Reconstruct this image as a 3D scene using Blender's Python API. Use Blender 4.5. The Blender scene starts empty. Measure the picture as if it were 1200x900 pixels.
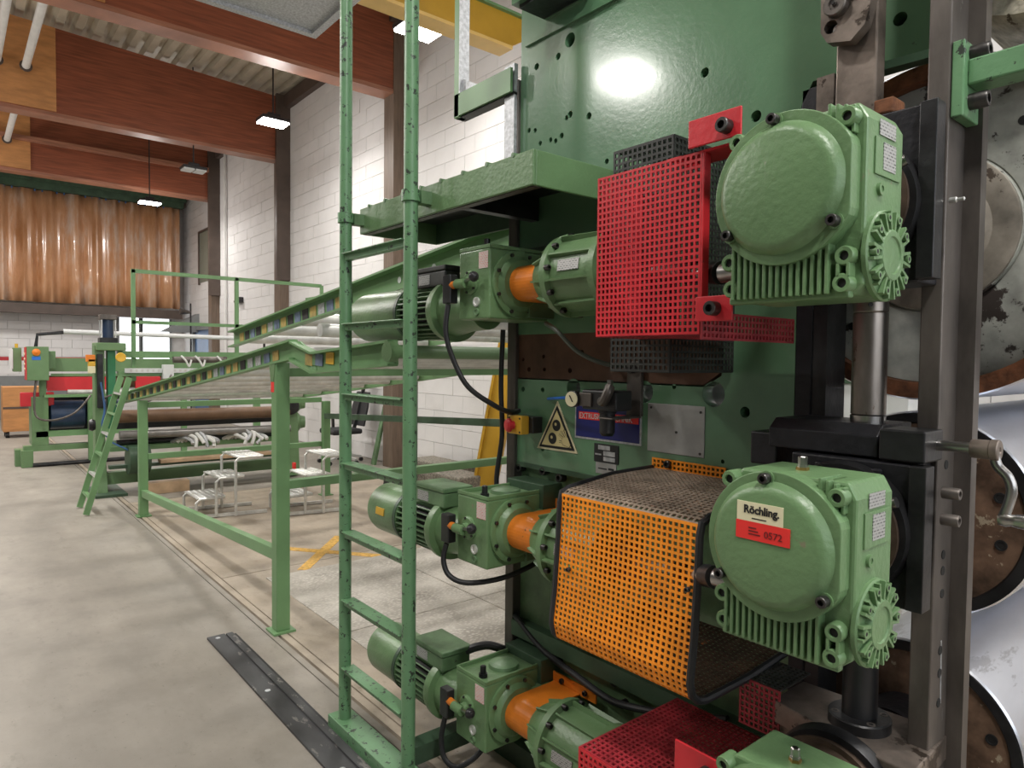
import bpy, math, random
from mathutils import Vector, Matrix
random.seed(7)
C = bpy.context.scene.collection
PI = math.pi
# ------------------------------------------------------------------ camera, world, lamps, exposure
cam_d = bpy.data.cameras.new('camera'); cam = bpy.data.objects.new('camera', cam_d); C.objects.link(cam)
cam_d.sensor_fit = 'HORIZONTAL'; cam_d.sensor_width = 36.0; cam_d.lens = 24.0; cam_d.clip_start = 0.05; cam_d.clip_end = 200
R = ((0.63602088, 0.03372838, -0.7709344), (0.77160138, -0.01429509, 0.63594573), (0.01042885, -0.9993288, -0.03511684))
cam.matrix_world = Matrix(((R[0][0], -R[0][1], -R[0][2], 0.0), (R[1][0], -R[1][1], -R[1][2], 0.0), (R[2][0], -R[2][1], -R[2][2], 1.6), (0, 0, 0, 1)))
bpy.context.scene.camera = cam
vs = bpy.context.scene.view_settings
vs.view_transform = 'Standard'; vs.look = 'None'; vs.gamma = 1.0; vs.use_curve_mapping = False
vs.exposure = EXPOSURE = -0.2
w = bpy.data.worlds.new('hall_air'); bpy.context.scene.world = w; w.use_nodes = True
w.node_tree.nodes['Background'].inputs[0].default_value = (0.80, 0.88, 1.0, 1); w.node_tree.nodes['Background'].inputs[1].default_value = 0.5
LAMP_W = 92.0
def area(name, loc, sx, sy, power, col=(1, 0.97, 0.92), rot=(0, 0, 0)):
    d = bpy.data.lights.new(name, 'AREA'); d.shape = 'RECTANGLE'; d.size = sx; d.size_y = sy; d.energy = power; d.color = col
    o = bpy.data.objects.new(name, d); C.objects.link(o); o.location = loc; o.rotation_euler = rot
    return o
# ------------------------------------------------------------------ mesh helpers
class MB:
    def __init__(s): s.v = []; s.f = []; s.sm = []
    def add(s, v, f, smooth=False):
        b = len(s.v); s.v += [tuple(p) for p in v]; s.f += [tuple(i + b for i in q) for q in f]; s.sm += [smooth] * len(f); return s
    def box(s, x0, x1, y0, y1, z0, z1):
        return s.add([(x0, y0, z0), (x1, y0, z0), (x1, y1, z0), (x0, y1, z0), (x0, y0, z1), (x1, y0, z1), (x1, y1, z1), (x0, y1, z1)],
                     [(0, 3, 2, 1), (4, 5, 6, 7), (0, 1, 5, 4), (1, 2, 6, 5), (2, 3, 7, 6), (3, 0, 4, 7)])
    def bar(s, p0, p1, w, h, up=(0, 0, 1)):
        p0 = Vector(p0); p1 = Vector(p1); d = (p1 - p0).normalized(); a = d.cross(Vector(up)).normalized() * (w / 2); u = a.cross(d).normalized() * (h / 2)
        return s.add([p0 - a - u, p0 + a - u, p0 + a + u, p0 - a + u, p1 - a - u, p1 + a - u, p1 + a + u, p1 - a + u],
                     [(0, 1, 2, 3), (7, 6, 5, 4), (0, 4, 5, 1), (1, 5, 6, 2), (2, 6, 7, 3), (3, 7, 4, 0)])
    def lathe(s, o, ax, prof, n=28, smooth=True, cap=True):
        o = Vector(o); ax = Vector(ax).normalized(); t = Vector((0, 0, 1)) if abs(ax.z) < .9 else Vector((1, 0, 0))
        a = ax.cross(t).normalized(); b = ax.cross(a)
        V = []; F = []
        for (d, r) in prof:
            for k in range(n):
                g = 2 * PI * k / n; V.append(o + ax * d + (a * math.cos(g) + b * math.sin(g)) * r)
        for i in range(len(prof) - 1):
            for k in range(n):
                q = (k + 1) % n; F.append((i * n + k, i * n + q, (i + 1) * n + q, (i + 1) * n + k))
        F2 = []
        if cap and prof[0][1] > 1e-6 and not (len(prof) > 2 and abs(prof[0][0] - prof[1][0]) < 1e-6 and prof[1][1] < prof[0][1]): F2.append(tuple(range(n - 1, -1, -1)))
        if cap and prof[-1][1] > 1e-6 and not (len(prof) > 2 and abs(prof[-1][0] - prof[-2][0]) < 1e-6 and prof[-2][1] < prof[-1][1]): F2.append(tuple(range((len(prof) - 1) * n, len(prof) * n)))
        b0 = len(s.v); s.add(V, F, smooth); s.f += [tuple(i + b0 for i in q) for q in F2]; s.sm += [False] * len(F2); return s
    def cyl(s, p0, p1, r, r1=None, n=20, smooth=True):
        p0 = Vector(p0); p1 = Vector(p1); return s.lathe(p0, p1 - p0, [(0, r), ((p1 - p0).length, r if r1 is None else r1)], n, smooth)
    def prism(s, pts, off):
        n = len(pts); off = Vector(off); A = [Vector(p) for p in pts]
        return s.add(A + [p + off for p in A], [tuple(range(n)), tuple(range(2 * n - 1, n - 1, -1))] + [(i, i + n, (i + 1) % n + n, (i + 1) % n) for i in range(n)])
    def tube(s, pts, r, n=10, sub=6, smooth_path=True):
        P = [Vector(p) for p in pts]
        if smooth_path and len(P) > 2:
            Q = []
            for i in range(len(P) - 1):
                a = P[max(i - 1, 0)]; b = P[i]; c = P[i + 1]; d = P[min(i + 2, len(P) - 1)]
                for k in range(sub):
                    t = k / sub; Q.append(.5 * ((2 * b) + (c - a) * t + (2 * a - 5 * b + 4 * c - d) * t * t + (-a + 3 * b - 3 * c + d) * t ** 3))
            P = Q + [P[-1]]
        V = []; F = []; prev = None
        for i, p in enumerate(P):
            d = (P[min(i + 1, len(P) - 1)] - P[max(i - 1, 0)]).normalized()
            if prev is None: prev = d.cross(Vector((0.31, 0.22, 0.92))).normalized()
            a = (prev - d * prev.dot(d)).normalized(); prev = a; b = d.cross(a)
            for k in range(n): g = 2 * PI * k / n; V.append(p + (a * math.cos(g) + b * math.sin(g)) * r)
        for i in range(len(P) - 1):
            for k in range(n): q = (k + 1) % n; F.append((i * n + k, i * n + q, (i + 1) * n + q, (i + 1) * n + k))
        F += [tuple(range(n - 1, -1, -1)), tuple(range((len(P) - 1) * n, len(P) * n))]
        return s.add(V, F, True)
    def sheet(s, fn, nu, nv, th, hole=True, fu=.62):
        """perforated sheet: nu x nv square holes; fn(u,v)->(point, normal); u, v in 0..1"""
        def ticks(n):
            e = (1 - fu); tot = n + e; T = [0.0]
            for i in range(n): T += [(i + e) / tot, (i + 1) / tot]
            return T + [1.0]
        U, W = ticks(nu), ticks(nv); a = len(U); b = len(W); V = []
        for side in (.5, -.5):
            for u in U:
                for v in W:
                    p, n = fn(u, v); V.append(Vector(p) + Vector(n) * th * side)
        N = a * b; F = []
        solid = lambda i, j: 0 <= i < a - 1 and 0 <= j < b - 1 and not (hole and i % 2 == 1 and j % 2 == 1)
        idx = lambda i, j: i * b + j
        for i in range(a - 1):
            for j in range(b - 1):
                if not solid(i, j): continue
                q = (idx(i, j), idx(i + 1, j), idx(i + 1, j + 1), idx(i, j + 1)); F.append(q); F.append(tuple(x + N for x in reversed(q)))
                for (di, dj, e0, e1) in ((-1, 0, q[3], q[0]), (1, 0, q[1], q[2]), (0, -1, q[0], q[1]), (0, 1, q[2], q[3])):
                    if not solid(i + di, j + dj): F.append((e1, e0, e0 + N, e1 + N))
        return s.add(V, F)
def mesh_of(name, mb):
    m = bpy.data.meshes.new(name); m.from_pydata(mb.v, [], mb.f); m.polygons.foreach_set('use_smooth', mb.sm); m.update()
    if any(mb.sm): m.set_sharp_from_angle(angle=math.radians(33))
    return m
def link(name, data, mat, parent=None, label=None):
    o = bpy.data.objects.new(name, data); C.objects.link(o)
    if mat is not None and data is not None: data.materials.clear(); data.materials.append(mat)
    if parent is not None: o.parent = parent; o.matrix_parent_inverse = MW[parent.name].inverted() if parent.name in MW else Matrix()
    if label: o['label'] = label
    return o
MW = {}
def part(name, mb, mat, parent=None, bevel=0, label=None):
    o = link(name, mesh_of(name, mb), mat, parent, label)
    if bevel:
        b = o.modifiers.new('edge', 'BEVEL'); b.width = bevel; b.segments = 2; b.limit_method = 'ANGLE'; b.angle_limit = .7
    return o
def tag(o, label, cat, group=None):
    o['label'] = label; o['category'] = cat
    if group: o['group'] = group
    return o
def thing(name, label, cat, loc=(0, 0, 0), group=None):
    o = bpy.data.objects.new(name, None); C.objects.link(o); o.location = loc; o.empty_display_size = .1
    MW[o.name] = Matrix.Translation(loc); return tag(o, label, cat, group)
def solo(name, mb, mat, label, cat, group=None, bevel=0): return tag(part(name, mb, mat, None, bevel), label, cat, group)
def struct(name, mb, mat, bevel=0):
    o = part(name, mb, mat, None, bevel); o['kind'] = 'structure'; return o
def stuff(o): o['kind'] = 'stuff'; return o
def copy_tree(o, off, parent=None):
    c = o.copy(); C.objects.link(c)
    if parent is None:
        c.location = o.location + Vector(off); MW[c.name] = Matrix.Translation(c.location)
    else: c.parent = parent
    for ch in list(o.children): copy_tree(ch, off, c)
    return c
def plate(name, outline, holes, y0, y1, mat, parent=None):
    """flat plate in the X-Z plane with holes: (x,z,r) round; y0..y1 thickness"""
    cu = bpy.data.curves.new(name, 'CURVE'); cu.dimensions = '2D'; cu.fill_mode = 'BOTH'; cu.extrude = abs(y1 - y0) / 2
    loops = [outline] + [[(x + r * math.cos(2 * PI * k / 20), z + r * math.sin(2 * PI * k / 20)) for k in range(20)] for (x, z, r) in holes]
    for L in loops:
        sp = cu.splines.new('POLY'); sp.points.add(len(L) - 1); sp.use_cyclic_u = True
        for p, (x, z) in zip(sp.points, L): p.co = (x, z, 0, 1)
    t = bpy.data.objects.new('t', cu); C.objects.link(t); bpy.context.view_layer.update()
    me = bpy.data.meshes.new_from_object(t.evaluated_get(bpy.context.evaluated_depsgraph_get())); bpy.data.objects.remove(t); bpy.data.curves.remove(cu)
    me.transform(Matrix(((1, 0, 0, 0), (0, 0, -1, (y0 + y1) / 2), (0, 1, 0, 0), (0, 0, 0, 1)))); me.name = name
    return link(name, me, mat, parent)
def text(name, body, size, loc, mat, parent, xdir=(1, 0, 0), zdir=(0, 0, 1), depth=.0006, align='LEFT', sx=1.0, bold=0):
    cu = bpy.data.curves.new(name, 'FONT'); cu.body = body; cu.size = size; cu.extrude = depth; cu.align_x = align; cu.resolution_u = 3; cu.offset = bold
    t = bpy.data.objects.new('t', cu); C.objects.link(t); bpy.context.view_layer.update()
    me = bpy.data.meshes.new_from_object(t.evaluated_get(bpy.context.evaluated_depsgraph_get())); bpy.data.objects.remove(t); bpy.data.curves.remove(cu)
    x = Vector(xdir).normalized() ; z = Vector(zdir).normalized(); y = x.cross(z)
    me.transform(Matrix(((x.x * sx, z.x, y.x, loc[0]), (x.y * sx, z.y, y.y, loc[1]), (x.z * sx, z.z, y.z, loc[2]), (0, 0, 0, 1)))); me.name = name
    return link(name, me, mat, parent)
# ------------------------------------------------------------------ materials
def new_mat(name):
    m = bpy.data.materials.new(name); m.use_nodes = True; nt = m.node_tree; return m, nt, nt.nodes['Principled BSDF']
def noise(nt, scale, detail=4, rough=.6, vec=None, stretch=None):
    n = nt.nodes.new('ShaderNodeTexNoise'); n.inputs['Scale'].default_value = scale; n.inputs['Detail'].default_value = detail; n.inputs['Roughness'].default_value = rough
    tc = nt.nodes.new('ShaderNodeTexCoord'); src = tc.outputs['Object']
    if stretch:
        mp = nt.nodes.new('ShaderNodeMapping'); mp.inputs['Scale'].default_value = stretch; nt.links.new(src, mp.inputs['Vector']); src = mp.outputs['Vector']
    nt.links.new(src, n.inputs['Vector']); return n.outputs['Fac']
def ramp(nt, fac, stops):
    r = nt.nodes.new('ShaderNodeValToRGB'); e = r.color_ramp.elements
    while len(e) < len(stops): e.new(.5)
    for k, (p, c) in enumerate(stops): e[k].position = p; e[k].color = (*c, 1) if len(c) == 3 else c
    nt.links.new(fac, r.inputs['Fac']); return r.outputs['Color']
def mix(nt, fac, a, b):
    m = nt.nodes.new('ShaderNodeMix'); m.data_type = 'RGBA'
    nt.links.new(fac, m.inputs[0]) if not isinstance(fac, float) else setattr(m.inputs[0], 'default_value', fac)
    for i, x in ((6, a), (7, b)):
        if isinstance(x, tuple): m.inputs[i].default_value = (*x, 1)
        else: nt.links.new(x, m.inputs[i])
    return m.outputs[2]
def bump(nt, b, fac, strength, dist=.01):
    n = nt.nodes.new('ShaderNodeBump'); n.inputs['Strength'].default_value = strength; n.inputs['Distance'].default_value = dist
    nt.links.new(fac, n.inputs['Height']); nt.links.new(n.outputs['Normal'], b.inputs['Normal'])
def mat(name, col, rough=.5, metal=0.0, var=.18, vscale=6, bscale=0, bstr=.2, chip=None, cscale=30, cthr=.66, stretch=None, spec=.5, coat=0):
    m, nt, b = new_mat(name); c0 = tuple(x * (1 - var) for x in col); c1 = tuple(min(1, x * (1 + var)) for x in col)
    out = ramp(nt, noise(nt, vscale, 5, .6, stretch=stretch), [(.3, c0), (.7, c1)])
    if chip:
        f = ramp(nt, noise(nt, cscale, 6, .7, stretch=stretch), [(cthr, (0, 0, 0)), (cthr + .03, (1, 1, 1))]); out = mix(nt, f, out, chip)
    nt.links.new(out, b.inputs['Base Color']); b.inputs['Roughness'].default_value = rough; b.inputs['Metallic'].default_value = metal; b.inputs['Specular IOR Level'].default_value = spec; b.inputs['Coat Weight'].default_value = coat; b.inputs['Coat Roughness'].default_value = .12
    if bscale: bump(nt, b, noise(nt, bscale, 3, .5), bstr, .004)
    return m
def emit(name, col, s):
    m, nt, b = new_mat(name); b.inputs['Base Color'].default_value = (*col, 1); b.inputs['Emission Color'].default_value = (*col, 1); b.inputs['Emission Strength'].default_value = s; return m
M = {}
GREEN = (.135, .238, .108)
M['green'] = mat('green_machine_paint', GREEN, .36, var=.10, vscale=5, bscale=70, bstr=.35, chip=(.20, .19, .12), cscale=20, cthr=.665)
M['green_panel'] = mat('green_gloss_panel_paint', (.115, .235, .13), .24, var=.16, vscale=3, bscale=66, bstr=.12, chip=(.05, .06, .05), cscale=18, cthr=.70, coat=.8)
M['green_worn'] = mat('green_worn_tube_paint', (.13, .27, .135), .38, var=.12, vscale=8, bscale=60, bstr=.2, chip=(.03, .04, .03), cscale=32, cthr=.575)
M['green_dirty'] = mat('green_oily_paint', (.115, .20, .10), .4, var=.35, vscale=9, bscale=60, bstr=.25, chip=(.04, .04, .03), cscale=14, cthr=.66)
M['green_frame'] = mat('green_frame_paint', (.155, .295, .13), .42, var=.10, vscale=4, chip=(.12, .13, .09), cscale=15, cthr=.665)
M['green_dark'] = mat('dark_green_paint', (.05, .095, .055), .45, var=.3, vscale=6, bscale=40, bstr=.2)
M['dark_steel'] = mat('oily_dark_steel', (.035, .035, .037), .38, .6, var=.5, vscale=9, bscale=40, bstr=.25, chip=(.12, .10, .08), cscale=12, cthr=.68)
M['floor_strip'] = mat('scuffed_black_floor_strip', (.055, .055, .058), .5, .3, var=.5, vscale=5, chip=(.18, .17, .16), cscale=16, cthr=.6, stretch=(.4, 1, 1))
M['black_iron'] = mat('black_cast_iron', (.018, .018, .022), .42, .3, var=.5, vscale=12, bscale=60, bstr=.35, chip=(.10, .08, .06), cscale=20, cthr=.7)
M['steel'] = mat('machined_steel', (.42, .41, .40), .28, 1, var=.25, vscale=14, stretch=(1, 1, .2))
M['worn_steel'] = mat('worn_brown_steel', (.20, .165, .14), .42, .6, var=.5, vscale=10, bscale=30, bstr=.25, chip=(.06, .045, .035), cscale=9, cthr=.565)
M['grey_steel'] = mat('grey_bar_steel', (.130, .114, .103), .45, .6, var=.35, vscale=12, chip=(.32, .31, .30), cscale=20, cthr=.66, stretch=(1, 1, .35))
M['zinc'] = mat('zinc_edge', (.5, .51, .53), .5, .55, var=.3, vscale=60)
M['chrome'] = mat('ground_roll_chrome', (.66, .68, .74), .30, .9, var=.14, vscale=5, stretch=(1, .25, 1), chip=(.45, .46, .50), cscale=7, cthr=.6)
M['rust'] = mat('flaky_rust', (.17, .065, .028), .85, .1, var=.6, vscale=25, bscale=50, bstr=.9, chip=(.45, .42, .36), cscale=34, cthr=.66)
M['roll_end_white'] = mat('stained_grey_roll_end', (.40, .41, .37), .5, .15, var=.38, vscale=9, bscale=18, bstr=.3, chip=(.05, .04, .035), cscale=7, cthr=.565)
M['roll_end_brown'] = mat('rusty_brown_roll_end', (.15, .092, .06), .5, .25, var=.65, vscale=14, bscale=30, bstr=.5, chip=(.46, .38, .27), cscale=12, cthr=.60)
M['bolt'] = mat('blackened_bolt_steel', (.075, .072, .07), .38, .8, var=.3, vscale=50)
M['hole'] = mat('bore_and_gap_black', (.008, .008, .008), .7)
M['rubber'] = mat('black_rubber', (.014, .014, .016), .5, var=.3)
M['black_plastic'] = mat('black_plastic', (.02, .02, .022), .38, var=.2)
M['orange'] = mat('orange_cover_paint', (.78, .22, .02), .4, var=.12, vscale=12, chip=(.10, .05, .02), cscale=11, cthr=.68)
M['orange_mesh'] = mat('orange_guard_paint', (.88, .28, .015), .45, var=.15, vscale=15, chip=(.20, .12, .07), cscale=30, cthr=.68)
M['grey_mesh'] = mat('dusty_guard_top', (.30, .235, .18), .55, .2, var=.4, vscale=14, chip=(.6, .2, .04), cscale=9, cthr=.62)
M['red'] = mat('red_guard_paint', (.58, .025, .035), .38, var=.15, vscale=9, bscale=60, bstr=.2, chip=(.25, .03, .03), cscale=22, cthr=.68)
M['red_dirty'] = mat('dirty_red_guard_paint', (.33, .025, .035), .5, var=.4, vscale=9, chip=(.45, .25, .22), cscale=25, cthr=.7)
M['red_plain'] = mat('red_plastic', (.62, .03, .04), .4, var=.08)
M['shaded_orange_mesh'] = mat('shaded_orange_guard', (.05, .028, .015), .6, var=.5, vscale=10, chip=(.45, .13, .02), cscale=6, cthr=.6)  # dark colour paints the shade inside the guard onto its bottom sheet
M['yellow_lit_edge'] = mat('floor_lit_yellow_edge', (.70, .46, .14), .5, var=.06)  # lighter crane yellow, painting light from the floor onto the flange underside
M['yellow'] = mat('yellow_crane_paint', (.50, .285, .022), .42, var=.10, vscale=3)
M['yellow_plastic'] = mat('yellow_plastic', (.72, .42, .04), .4, var=.06)
M['yellow_sign'] = mat('pale_yellow_sign', (.70, .60, .30), .45, var=.06)
M['cream'] = mat('cream_label', (.75, .70, .47), .45, var=.04)
M['signal_red'] = mat('signal_red_label', (.80, .035, .03), .4, var=.04)
M['ink'] = mat('black_ink', (.012, .012, .014), .5, var=.05)
M['white_ink'] = mat('white_ink', (.72, .72, .72), .5, var=.04)
M['blue_sign'] = mat('dark_blue_sign', (.014, .018, .15), .3, var=.15)
M['blue_hose'] = mat('blue_hose', (.02, .16, .62), .35, var=.05)
M['alu_plate'] = mat('scuffed_aluminium_plate', (.36, .36, .35), .5, .25, var=.12, vscale=18, chip=(.10, .10, .10), cscale=30, cthr=.70)
M['dull_roll'] = mat('dull_grey_roll', (.26, .25, .24), .4, .5, var=.25)
M['alu'] = mat('aluminium', (.72, .72, .70), .36, .6, var=.15, vscale=20)
M['ram'] = mat('brownish_ram_steel', (.30, .265, .24), .34, .9, var=.3, vscale=16, stretch=(1, 1, .3), chip=(.16, .11, .08), cscale=30, cthr=.6)
M['worn_yellow'] = mat('faded_yellow_sticker', (.42, .30, .09), .5, var=.3, vscale=20)
M['faded_blue'] = mat('faded_blue_sticker', (.13, .17, .26), .45, var=.5, vscale=20)
M['roller'] = mat('grey_conveyor_roller', (.62, .62, .60), .33, .25, var=.2, vscale=8)
M['brown_roll'] = mat('brown_rubber_roll', (.16, .09, .05), .5, var=.2)
M['motor_blue'] = mat('dark_blue_motor', (.02, .04, .085), .35, var=.3)
M['plank'] = mat('pale_plank', (.55, .38, .24), .6, var=.2)
M['wood_ply'] = mat('pale_plywood_box', (.52, .24, .085), .5, var=.2, vscale=3, stretch=(4, 1, 4))
M['white_box'] = mat('white_sheet_metal', (.68, .70, .70), .4, var=.06)
M['dark_lid'] = mat('dark_motor_box', (.024, .026, .023), .5, var=.4, vscale=20)
M['pipe_white'] = mat('white_pipe', (.72, .72, .70), .45, var=.08)
M['chair_black'] = mat('black_chair_fabric', (.018, .018, .02), .6, var=.3)
M['stone'] = mat('speckled_broken_concrete', (.22, .20, .165), .9, var=.7, vscale=45, bscale=40, bstr=.8)
M['brush'] = mat('dusty_fibre_roll', (.42, .38, .30), .9, var=.55, vscale=28, bscale=60, bstr=1, chip=(.12, .09, .06), cscale=16, cthr=.62, stretch=(1, .4, 1))
M['tape'] = mat('worn_yellow_tape', (.62, .36, .07), .6, var=.35, vscale=30)
def print_mat(name, paper, ink1, ink2, metal=0.0, bw=.013, rh=.006):
    m, nt, b = new_mat(name); tc = nt.nodes.new('ShaderNodeTexCoord'); sp = nt.nodes.new('ShaderNodeSeparateXYZ'); nt.links.new(tc.outputs['Object'], sp.inputs[0])
    ad = nt.nodes.new('ShaderNodeMath'); nt.links.new(sp.outputs[0], ad.inputs[0]); nt.links.new(sp.outputs[1], ad.inputs[1]); cb = nt.nodes.new('ShaderNodeCombineXYZ'); nt.links.new(ad.outputs[0], cb.inputs[0]); nt.links.new(sp.outputs[2], cb.inputs[1])
    k = nt.nodes.new('ShaderNodeTexBrick'); nt.links.new(cb.outputs[0], k.inputs['Vector'])
    for n_, v in (('Scale', 1.0), ('Mortar Size', rh * .32), ('Brick Width', bw), ('Row Height', rh), ('Color1', (*ink1, 1)), ('Color2', (*ink2, 1)), ('Mortar', (*paper, 1))): k.inputs[n_].default_value = v
    nt.links.new(k.outputs['Color'], b.inputs['Base Color']); b.inputs['Roughness'].default_value = .4; b.inputs['Metallic'].default_value = metal; return m
M['rating'] = print_mat('printed_rating_plate', (.42, .42, .41), (.05, .05, .05), (.30, .30, .30), .2)
M['red_print'] = print_mat('red_print_label', (.70, .62, .58), (.70, .10, .12), (.72, .45, .42))
def glulam(name, c):
    m, nt, b = new_mat(name); tc = nt.nodes.new('ShaderNodeTexCoord'); mp = nt.nodes.new('ShaderNodeMapping'); mp.inputs['Scale'].default_value = (1, 1.2, 22); nt.links.new(tc.outputs['Object'], mp.inputs['Vector'])
    n = nt.nodes.new('ShaderNodeTexNoise'); n.inputs['Scale'].default_value = 1.6; n.inputs['Detail'].default_value = 6; nt.links.new(mp.outputs['Vector'], n.inputs['Vector'])
    o = ramp(nt, n.outputs['Fac'], [(.3, tuple(x * .68 for x in c)), (.7, tuple(x * 1.25 for x in c))]); nt.links.new(o, b.inputs['Base Color']); b.inputs['Roughness'].default_value = .42; return m
M['glulam'] = glulam('red_brown_glulam', (.25, .072, .034))
M['glulam_edge'] = glulam('pale_glulam_soffit', (.36, .16, .10))
M['brown_frame'] = mat('brown_column_paint', (.085, .06, .048), .5, var=.2, vscale=4)
M['column_wood'] = mat('brown_column_wood', (.15, .105, .075), .55, var=.25, vscale=5, stretch=(6, 6, .6))
M['deck'] = mat('cream_steel_deck', (.52, .47, .37), .45, .1, var=.12, vscale=2)
M['block'] = mat('white_painted_block', (.74, .725, .72), .7, var=.05, vscale=2.2, bscale=90, bstr=.35)
M['mortar'] = mat('grey_white_joint', (.60, .585, .575), .85, var=.08)
M['grey_band'] = mat('grey_painted_band', (.20, .21, .21), .6, var=.06)
M['red_band'] = mat('red_painted_line', (.45, .02, .03), .5, var=.06)
def floor_mat(name, base, dirt, scale):
    m, nt, b = new_mat(name)
    o = ramp(nt, noise(nt, scale, 8, .65), [(.3, tuple(x * .72 for x in base)), (.5, base), (.72, tuple(min(1, x * 1.2) for x in base))])
    d = ramp(nt, noise(nt, scale * .35, 6, .7, stretch=(.35, 1, 1)), [(.42, (0, 0, 0)), (.75, (1, 1, 1))]); o = mix(nt, d, o, dirt)
    s = ramp(nt, noise(nt, 40, 3, .8), [(.63, (0, 0, 0)), (.72, (1, 1, 1))]); o = mix(nt, s, o, tuple(x * .75 for x in dirt))
    g = ramp(nt, noise(nt, 9, 8, .75, stretch=(.5, 1, 1)), [(.56, (0, 0, 0)), (.70, (1, 1, 1))]); o = mix(nt, g, o, tuple(x * 1.05 for x in dirt))
    nt.links.new(o, b.inputs['Base Color']); b.inputs['Roughness'].default_value = .55; bump(nt, b, noise(nt, 55, 4, .6), .15, .003); return m
M['concrete'] = floor_mat('worn_beige_concrete', (.305, .275, .236), (.205, .185, .155), 2.2)
M['concrete_warm'] = floor_mat('warm_dusty_concrete', (.42, .355, .28), (.27, .22, .165), 2.8)
def chequer():
    m, nt, b = new_mat('dusty_chequer_plate'); o = ramp(nt, noise(nt, 4, 6, .6), [(.3, (.34, .31, .27)), (.7, (.60, .56, .50))])
    v = nt.nodes.new('ShaderNodeTexVoronoi'); v.inputs['Scale'].default_value = 62; tc = nt.nodes.new('ShaderNodeTexCoord'); mp = nt.nodes.new('ShaderNodeMapping'); mp.inputs['Scale'].default_value = (1, .55, 1); mp.inputs['Rotation'].default_value = (0, 0, .78)
    nt.links.new(tc.outputs['Object'], mp.inputs['Vector']); nt.links.new(mp.outputs['Vector'], v.inputs['Vector']); k = ramp(nt, v.outputs['Distance'], [(.25, (1, 1, 1)), (.5, (0, 0, 0))])
    nt.links.new(mix(nt, k, o, (.60, .565, .51)), b.inputs['Base Color']); b.inputs['Roughness'].default_value = .5; b.inputs['Metallic'].default_value = .15; bump(nt, b, k, .6, .004); return m
M['chequer'] = chequer()
def curtain_mat():
    m, nt, b = new_mat('amber_strip_curtain'); o = ramp(nt, noise(nt, 1.4, 6, .65, stretch=(1, 2.2, .5)), [(.3, (.40, .18, .075)), (.52, (.58, .31, .165)), (.68, (.66, .50, .40))])  # palest noise streaks paint whitish glare into the curtain colour
    nt.links.new(o, b.inputs['Base Color']); b.inputs['Roughness'].default_value = .22; b.inputs['Coat Weight'].default_value = .4; return m
M['curtain'] = curtain_mat()
M['lamp_glow'] = emit('led_lamp_glow', (1, .98, .94), 40)
M['side_fill_glow'] = emit('unseen_side_window_fill', (.88, .94, 1), 2.3)
M['day_glow'] = emit('bright_daylight_pane', (.93, .97, 1), 2.4)
M['blue_door'] = mat('blue_door_paint', (.05, .13, .30), .4, var=.1)
M['pale_wall_panel'] = mat('grey_green_hatch', (.20, .22, .18), .4, var=.1)
# ------------------------------------------------------------------ the hall
YW = 5.2; XF = -21.0
fl = struct('floor', MB().box(-22.5, 5, -9.3, 5.6, -.30, -.025), M['mortar'])
for (a, b_, c, d, m_) in ((-22, 4, -9, 1.395, 'concrete'), (-22, 4, 1.402, 1.436, 'concrete'), (-22, 4, 1.452, 1.492, 'concrete_warm'), (-22, -8.35, 1.5, 5.45, 'concrete'), (-8.34, -5.1, 1.5, 5.45, 'concrete_warm'), (-5.09, 4, 1.5, 5.45, 'concrete_warm')):
    part('floor_slab', MB().box(a, b_, c, d, -.06, 0), M[m_], fl)
for (x, y) in ((-4.9, 1.75), (-3.62, 1.75), (-4.9, 2.72), (-3.62, 2.72), (-2.34, 2.72)):
    part('chequer_plate', MB().box(x, x + 1.27, y, y + .96, -.002, .006), M['chequer'], fl)
for (p0, p1) in (((-4.93, 2.04, .001), (-5.68, 2.69, .001)), ((-5.57, 2.16, .0012), (-4.87, 2.70, .0012))):
    part('tape_mark', MB().bar(p0, p1, .085, .003), M['tape'], fl)
wl = struct('wall_right', MB().box(-22, 4, YW - .014, YW + .3, 0, 8), M['mortar'])
BH, BL = .222, .45
blockm = mesh_of('concrete_block', MB().box(-BL / 2 + .0025, BL / 2 - .0025, -.03, .012, -BH / 2 + .0025, BH / 2 - .0025))
blockm.materials.append(M['block']); cells = []
for k in range(36):
    z = .01 + BH * (k + .5)
    x = -21.9 + (BL / 2 if k % 2 else 0)
    while x < 3.9: cells.append((x, z)); x += BL
near = sorted([c for c in cells if -13.0 < c[0] < -5.6 and c[1] < 6.5], key=lambda c: (c[0] < -8.9, -c[0] if c[0] < -8.9 else c[1]))[:300]
ns = set(near); rest = MB()
for c in cells:
    j = random.uniform(-.003, .002)
    if c in ns:
        o = link('concrete_block', blockm, None, wl); o.location = (c[0], YW + j, c[1])
    else: rest.box(c[0] - BL / 2 + .0025, c[0] + BL / 2 - .0025, YW - .03 + j, YW + .02, c[1] - BH / 2 + .0025, c[1] + BH / 2 - .0025)
stuff(part('concrete_block', rest, M['block'], wl))
wf = struct('wall_far', MB().box(XF - .3, XF, -9.3, YW, 0, 8.2), M['mortar'])
rf = MB(); rng = 0
for k in range(14):
    z = .01 + BH * (k + .5); y = -9 + (BL / 2 if k % 2 else 0)
    while y < 5:
        if not (3.35 < y < 5.1 and .7 < z < 2.75): rf.box(XF - .02, XF + .03, y - BL / 2 + .004, y + BL / 2 - .004, z - BH / 2 + .004, z + BH / 2 - .004)
        y += BL
stuff(part('concrete_block', rf, M['block'], wf))
part('painted_band', MB().box(XF, XF + .034, -9, 3.2, 0, 1.08), M['grey_band'], wf)
part('painted_line', MB().box(XF, XF + .036, -9, 3.2, 1.46, 1.55), M['red_band'], wf)
struct('wall_left', MB().box(-22, 5, -9.4, -9.1, 0, 8.6), M['grey_band'])
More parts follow.
